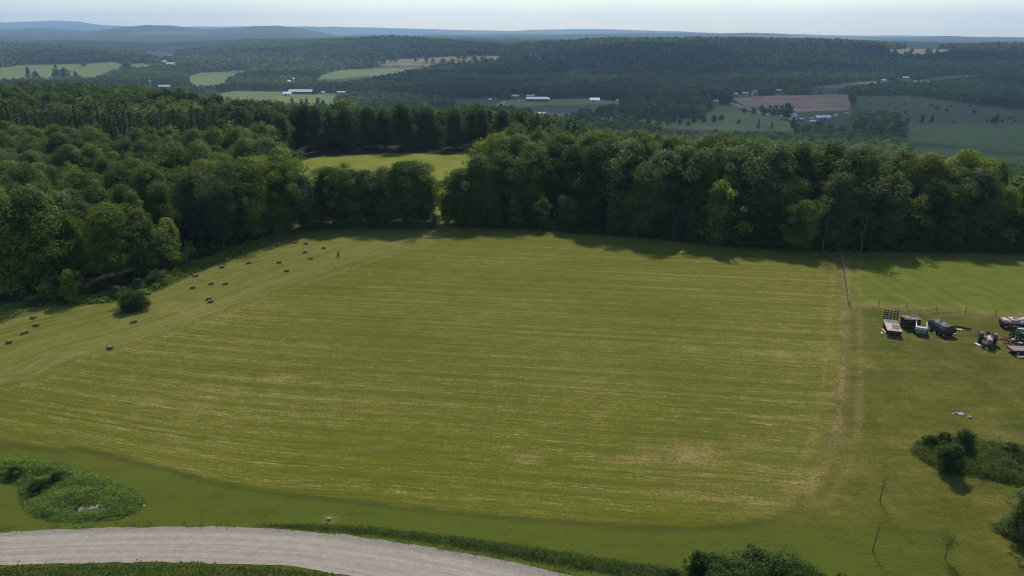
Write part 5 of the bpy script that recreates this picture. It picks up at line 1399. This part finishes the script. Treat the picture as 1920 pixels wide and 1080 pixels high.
x, y = flat(1910, 665); e = empty('flat_trailer', (x + .45, y + .4, tz(x, y)), D(-4), 'low flat trailer with tan deck at the frame edge below the green machine', 'trailer')
part('deck', e, M_TAN, [('b', (0, -.72 + .18 * i, .70), (2.9, .165, .05)) for i in range(9)])
part('frame', e, M_RUST, [('b', (0, -.76, .58), (2.9, .08, .2)), ('b', (0, .76, .58), (2.9, .08, .2)), ('b', (-1.42, 0, .57), (.08, 1.44, .18)), ('b', (.2, 0, .5), (.1, 1.4, .12))])
part('ramp', e, M_TAN, [('b', (-.1, -1.35, .12), (2.3, .9, .07))])
for sx in (-.7, .9):
    wheel(e, (sx, -.62, .30), .30, .18, axis='y'); wheel(e, (sx, .62, .30), .30, .18, axis='y')
# scrap on the bare ground between tractor and green machine
def scrap(px, py, s, label, seed, mat):
    g = random.Random(seed); x, y, z = P(px, py); bm = bmesh.new()
    for i in range(7):
        box(bm, (g.gauss(0, .4) * s, g.gauss(0, .25) * s, .08 + g.random() * .25), (g.uniform(.1, .9) * s, g.uniform(.06, .18), g.uniform(.05, .2)), g.uniform(0, 3))
    o = link('scrap_heap', bm_mesh('scrap_heap', bm, mat)); o.location = (x, y, z); tag(o, label, 'scrap heap')
scrap(1882, 637, 1.0, 'small heap of dark scrap between the tractor and the green machine', 1, M_RUST)
scrap(1886, 646, 1.2, 'brown scrap iron lying nearest the flat trailer', 2, M_RUST)
scrap(1893, 642, .8, 'little rusty bits beside the pale tub', 3, M_DKWOOD)

# ------------------------------------------------------------------ unseen clouds, added above the frame to shade the valley
CM = bpy.data.materials.new('shade_cloud'); CM.use_nodes = True; t = CM.node_tree; t.nodes.clear()
o_ = t.nodes.new('ShaderNodeOutputMaterial'); a_ = t.nodes.new('ShaderNodeBsdfDiffuse'); b_ = t.nodes.new('ShaderNodeBsdfTransparent'); m_ = t.nodes.new('ShaderNodeMixShader')
a_.inputs[0].default_value = (.85, .85, .87, 1); m_.inputs[0].default_value = .45
t.links.new(b_.outputs[0], m_.inputs[1]); t.links.new(a_.outputs[0], m_.inputs[2]); t.links.new(m_.outputs[0], o_.inputs[0])
def shade_cloud(cx, cy, rx, ry, seed):
    g = random.Random(seed); bm = bmesh.new(); z0 = 1500
    bmesh.ops.create_icosphere(bm, subdivisions=5, radius=1)
    for v in bm.verts:
        d = v.co.normalized(); n = fbm(np.array([d.x * 2.3 + seed * 7]), np.array([d.y * 2.3 + d.z]), seed, 5)[0]; k = .55 + .9 * n
        v.co = Vector((d.x * rx * k, d.y * ry * k, d.z * (150 if d.z > 0 else 30) * k))
    o = link('shade_cloud', bm_mesh('shade_cloud', bm, CM, True)); o.location = (cx + math.sin(D(10)) * z0, cy + math.cos(D(10)) * z0, z0 - 60)
    tag(o, kind='structure')
shade_cloud(700, 1180, 820, 560, 1); shade_cloud(760, 2150, 900, 330, 2); shade_cloud(-1500, 3600, 700, 380, 3); shade_cloud(-150, 1850, 330, 240, 4)

# ------------------------------------------------------------------ air, sun, sky, camera
SUN_AZ, SUN_EL = D(10), D(45)                 # azimuth to the right of straight ahead
bm = bmesh.new(); bmesh.ops.create_cube(bm, size=1, matrix=Matrix.Translation((0, 7300, 90)) @ Matrix.Diagonal((40000, 15200, 640, 1)))
HZ = bpy.data.materials.new('haze'); HZ.use_nodes = True; t = HZ.node_tree; t.nodes.clear()
o_ = t.nodes.new('ShaderNodeOutputMaterial'); v_ = t.nodes.new('ShaderNodeVolumePrincipled')
v_.inputs['Color'].default_value = (.46, .70, 1.0, 1); v_.inputs['Density'].default_value = 8.0e-5; v_.inputs['Anisotropy'].default_value = .25
t.links.new(v_.outputs[0], o_.inputs['Volume'])
tag(link('haze', bm_mesh('haze', bm, HZ)), kind='stuff')

w = bpy.data.worlds.new('World'); S.world = w; w.use_nodes = True; t = w.node_tree
bg = t.nodes['Background']; sky = t.nodes.new('ShaderNodeTexSky'); sky.sky_type = 'NISHITA'; sky.sun_disc = False
sky.sun_elevation = SUN_EL; sky.sun_rotation = SUN_AZ; sky.altitude = 400; sky.air_density = 1.2; sky.dust_density = .8; sky.ozone_density = 1.2
tint = t.nodes.new('ShaderNodeMix'); tint.data_type = 'RGBA'; tint.blend_type = 'MULTIPLY'; tint.inputs[0].default_value = 1.0
tint.inputs[7].default_value = (.89, .955, 1.05, 1)          # a thin milky veil over the blue
tcw = t.nodes.new('ShaderNodeTexCoord'); mpw = t.nodes.new('ShaderNodeMapping'); mpw.inputs['Scale'].default_value = (3.0, 3.0, 16.0); t.links.new(tcw.outputs['Generated'], mpw.inputs[0])
nzw = t.nodes.new('ShaderNodeTexNoise'); nzw.inputs['Scale'].default_value = 2.2; nzw.inputs['Detail'].default_value = 4; t.links.new(mpw.outputs[0], nzw.inputs[0])
rpw = t.nodes.new('ShaderNodeMapRange'); rpw.inputs[1].default_value = .3; rpw.inputs[2].default_value = .7; rpw.inputs[3].default_value = .94; rpw.inputs[4].default_value = 1.06; t.links.new(nzw.outputs[0], rpw.inputs[0])
vlw = t.nodes.new('ShaderNodeVectorMath'); vlw.operation = 'SCALE'; t.links.new(sky.outputs[0], vlw.inputs[0]); t.links.new(rpw.outputs[0], vlw.inputs['Scale'])
t.links.new(vlw.outputs[0], tint.inputs[6])
t.links.new(tint.outputs[2], bg.inputs[0]); bg.inputs[1].default_value = .142
sl = bpy.data.lights.new('sun', 'SUN'); sl.energy = 4.3; sl.angle = D(.53); sl.color = (1, .92, .78)
so = bpy.data.objects.new('sun', sl); COL.objects.link(so)
dv = Vector((math.sin(SUN_AZ) * math.cos(SUN_EL), math.cos(SUN_AZ) * math.cos(SUN_EL), math.sin(SUN_EL)))
so.rotation_euler = dv.to_track_quat('Z', 'Y').to_euler(); so.location = (0, 0, 300)

cd = bpy.data.cameras.new('camera'); cd.sensor_width = 36; cd.lens = FPX / 1920 * 36; cd.clip_start = .5; cd.clip_end = 60000
co = bpy.data.objects.new('camera', cd); COL.objects.link(co); co.location = (0, 0, CAMH); co.rotation_euler = (PI / 2 - PITCH, 0, 0)
S.camera = co
S.view_settings.view_transform = 'Standard'; S.view_settings.look = 'None'; S.view_settings.gamma = 1; S.view_settings.exposure = 0.0
S.render.engine = 'CYCLES'; c = S.cycles; c.max_bounces = 6; c.diffuse_bounces = 3; c.glossy_bounces = 2; c.transmission_bounces = 4; c.volume_bounces = 1; c.transparent_max_bounces = 4
c.use_denoising = True; c.filter_width = 1.15
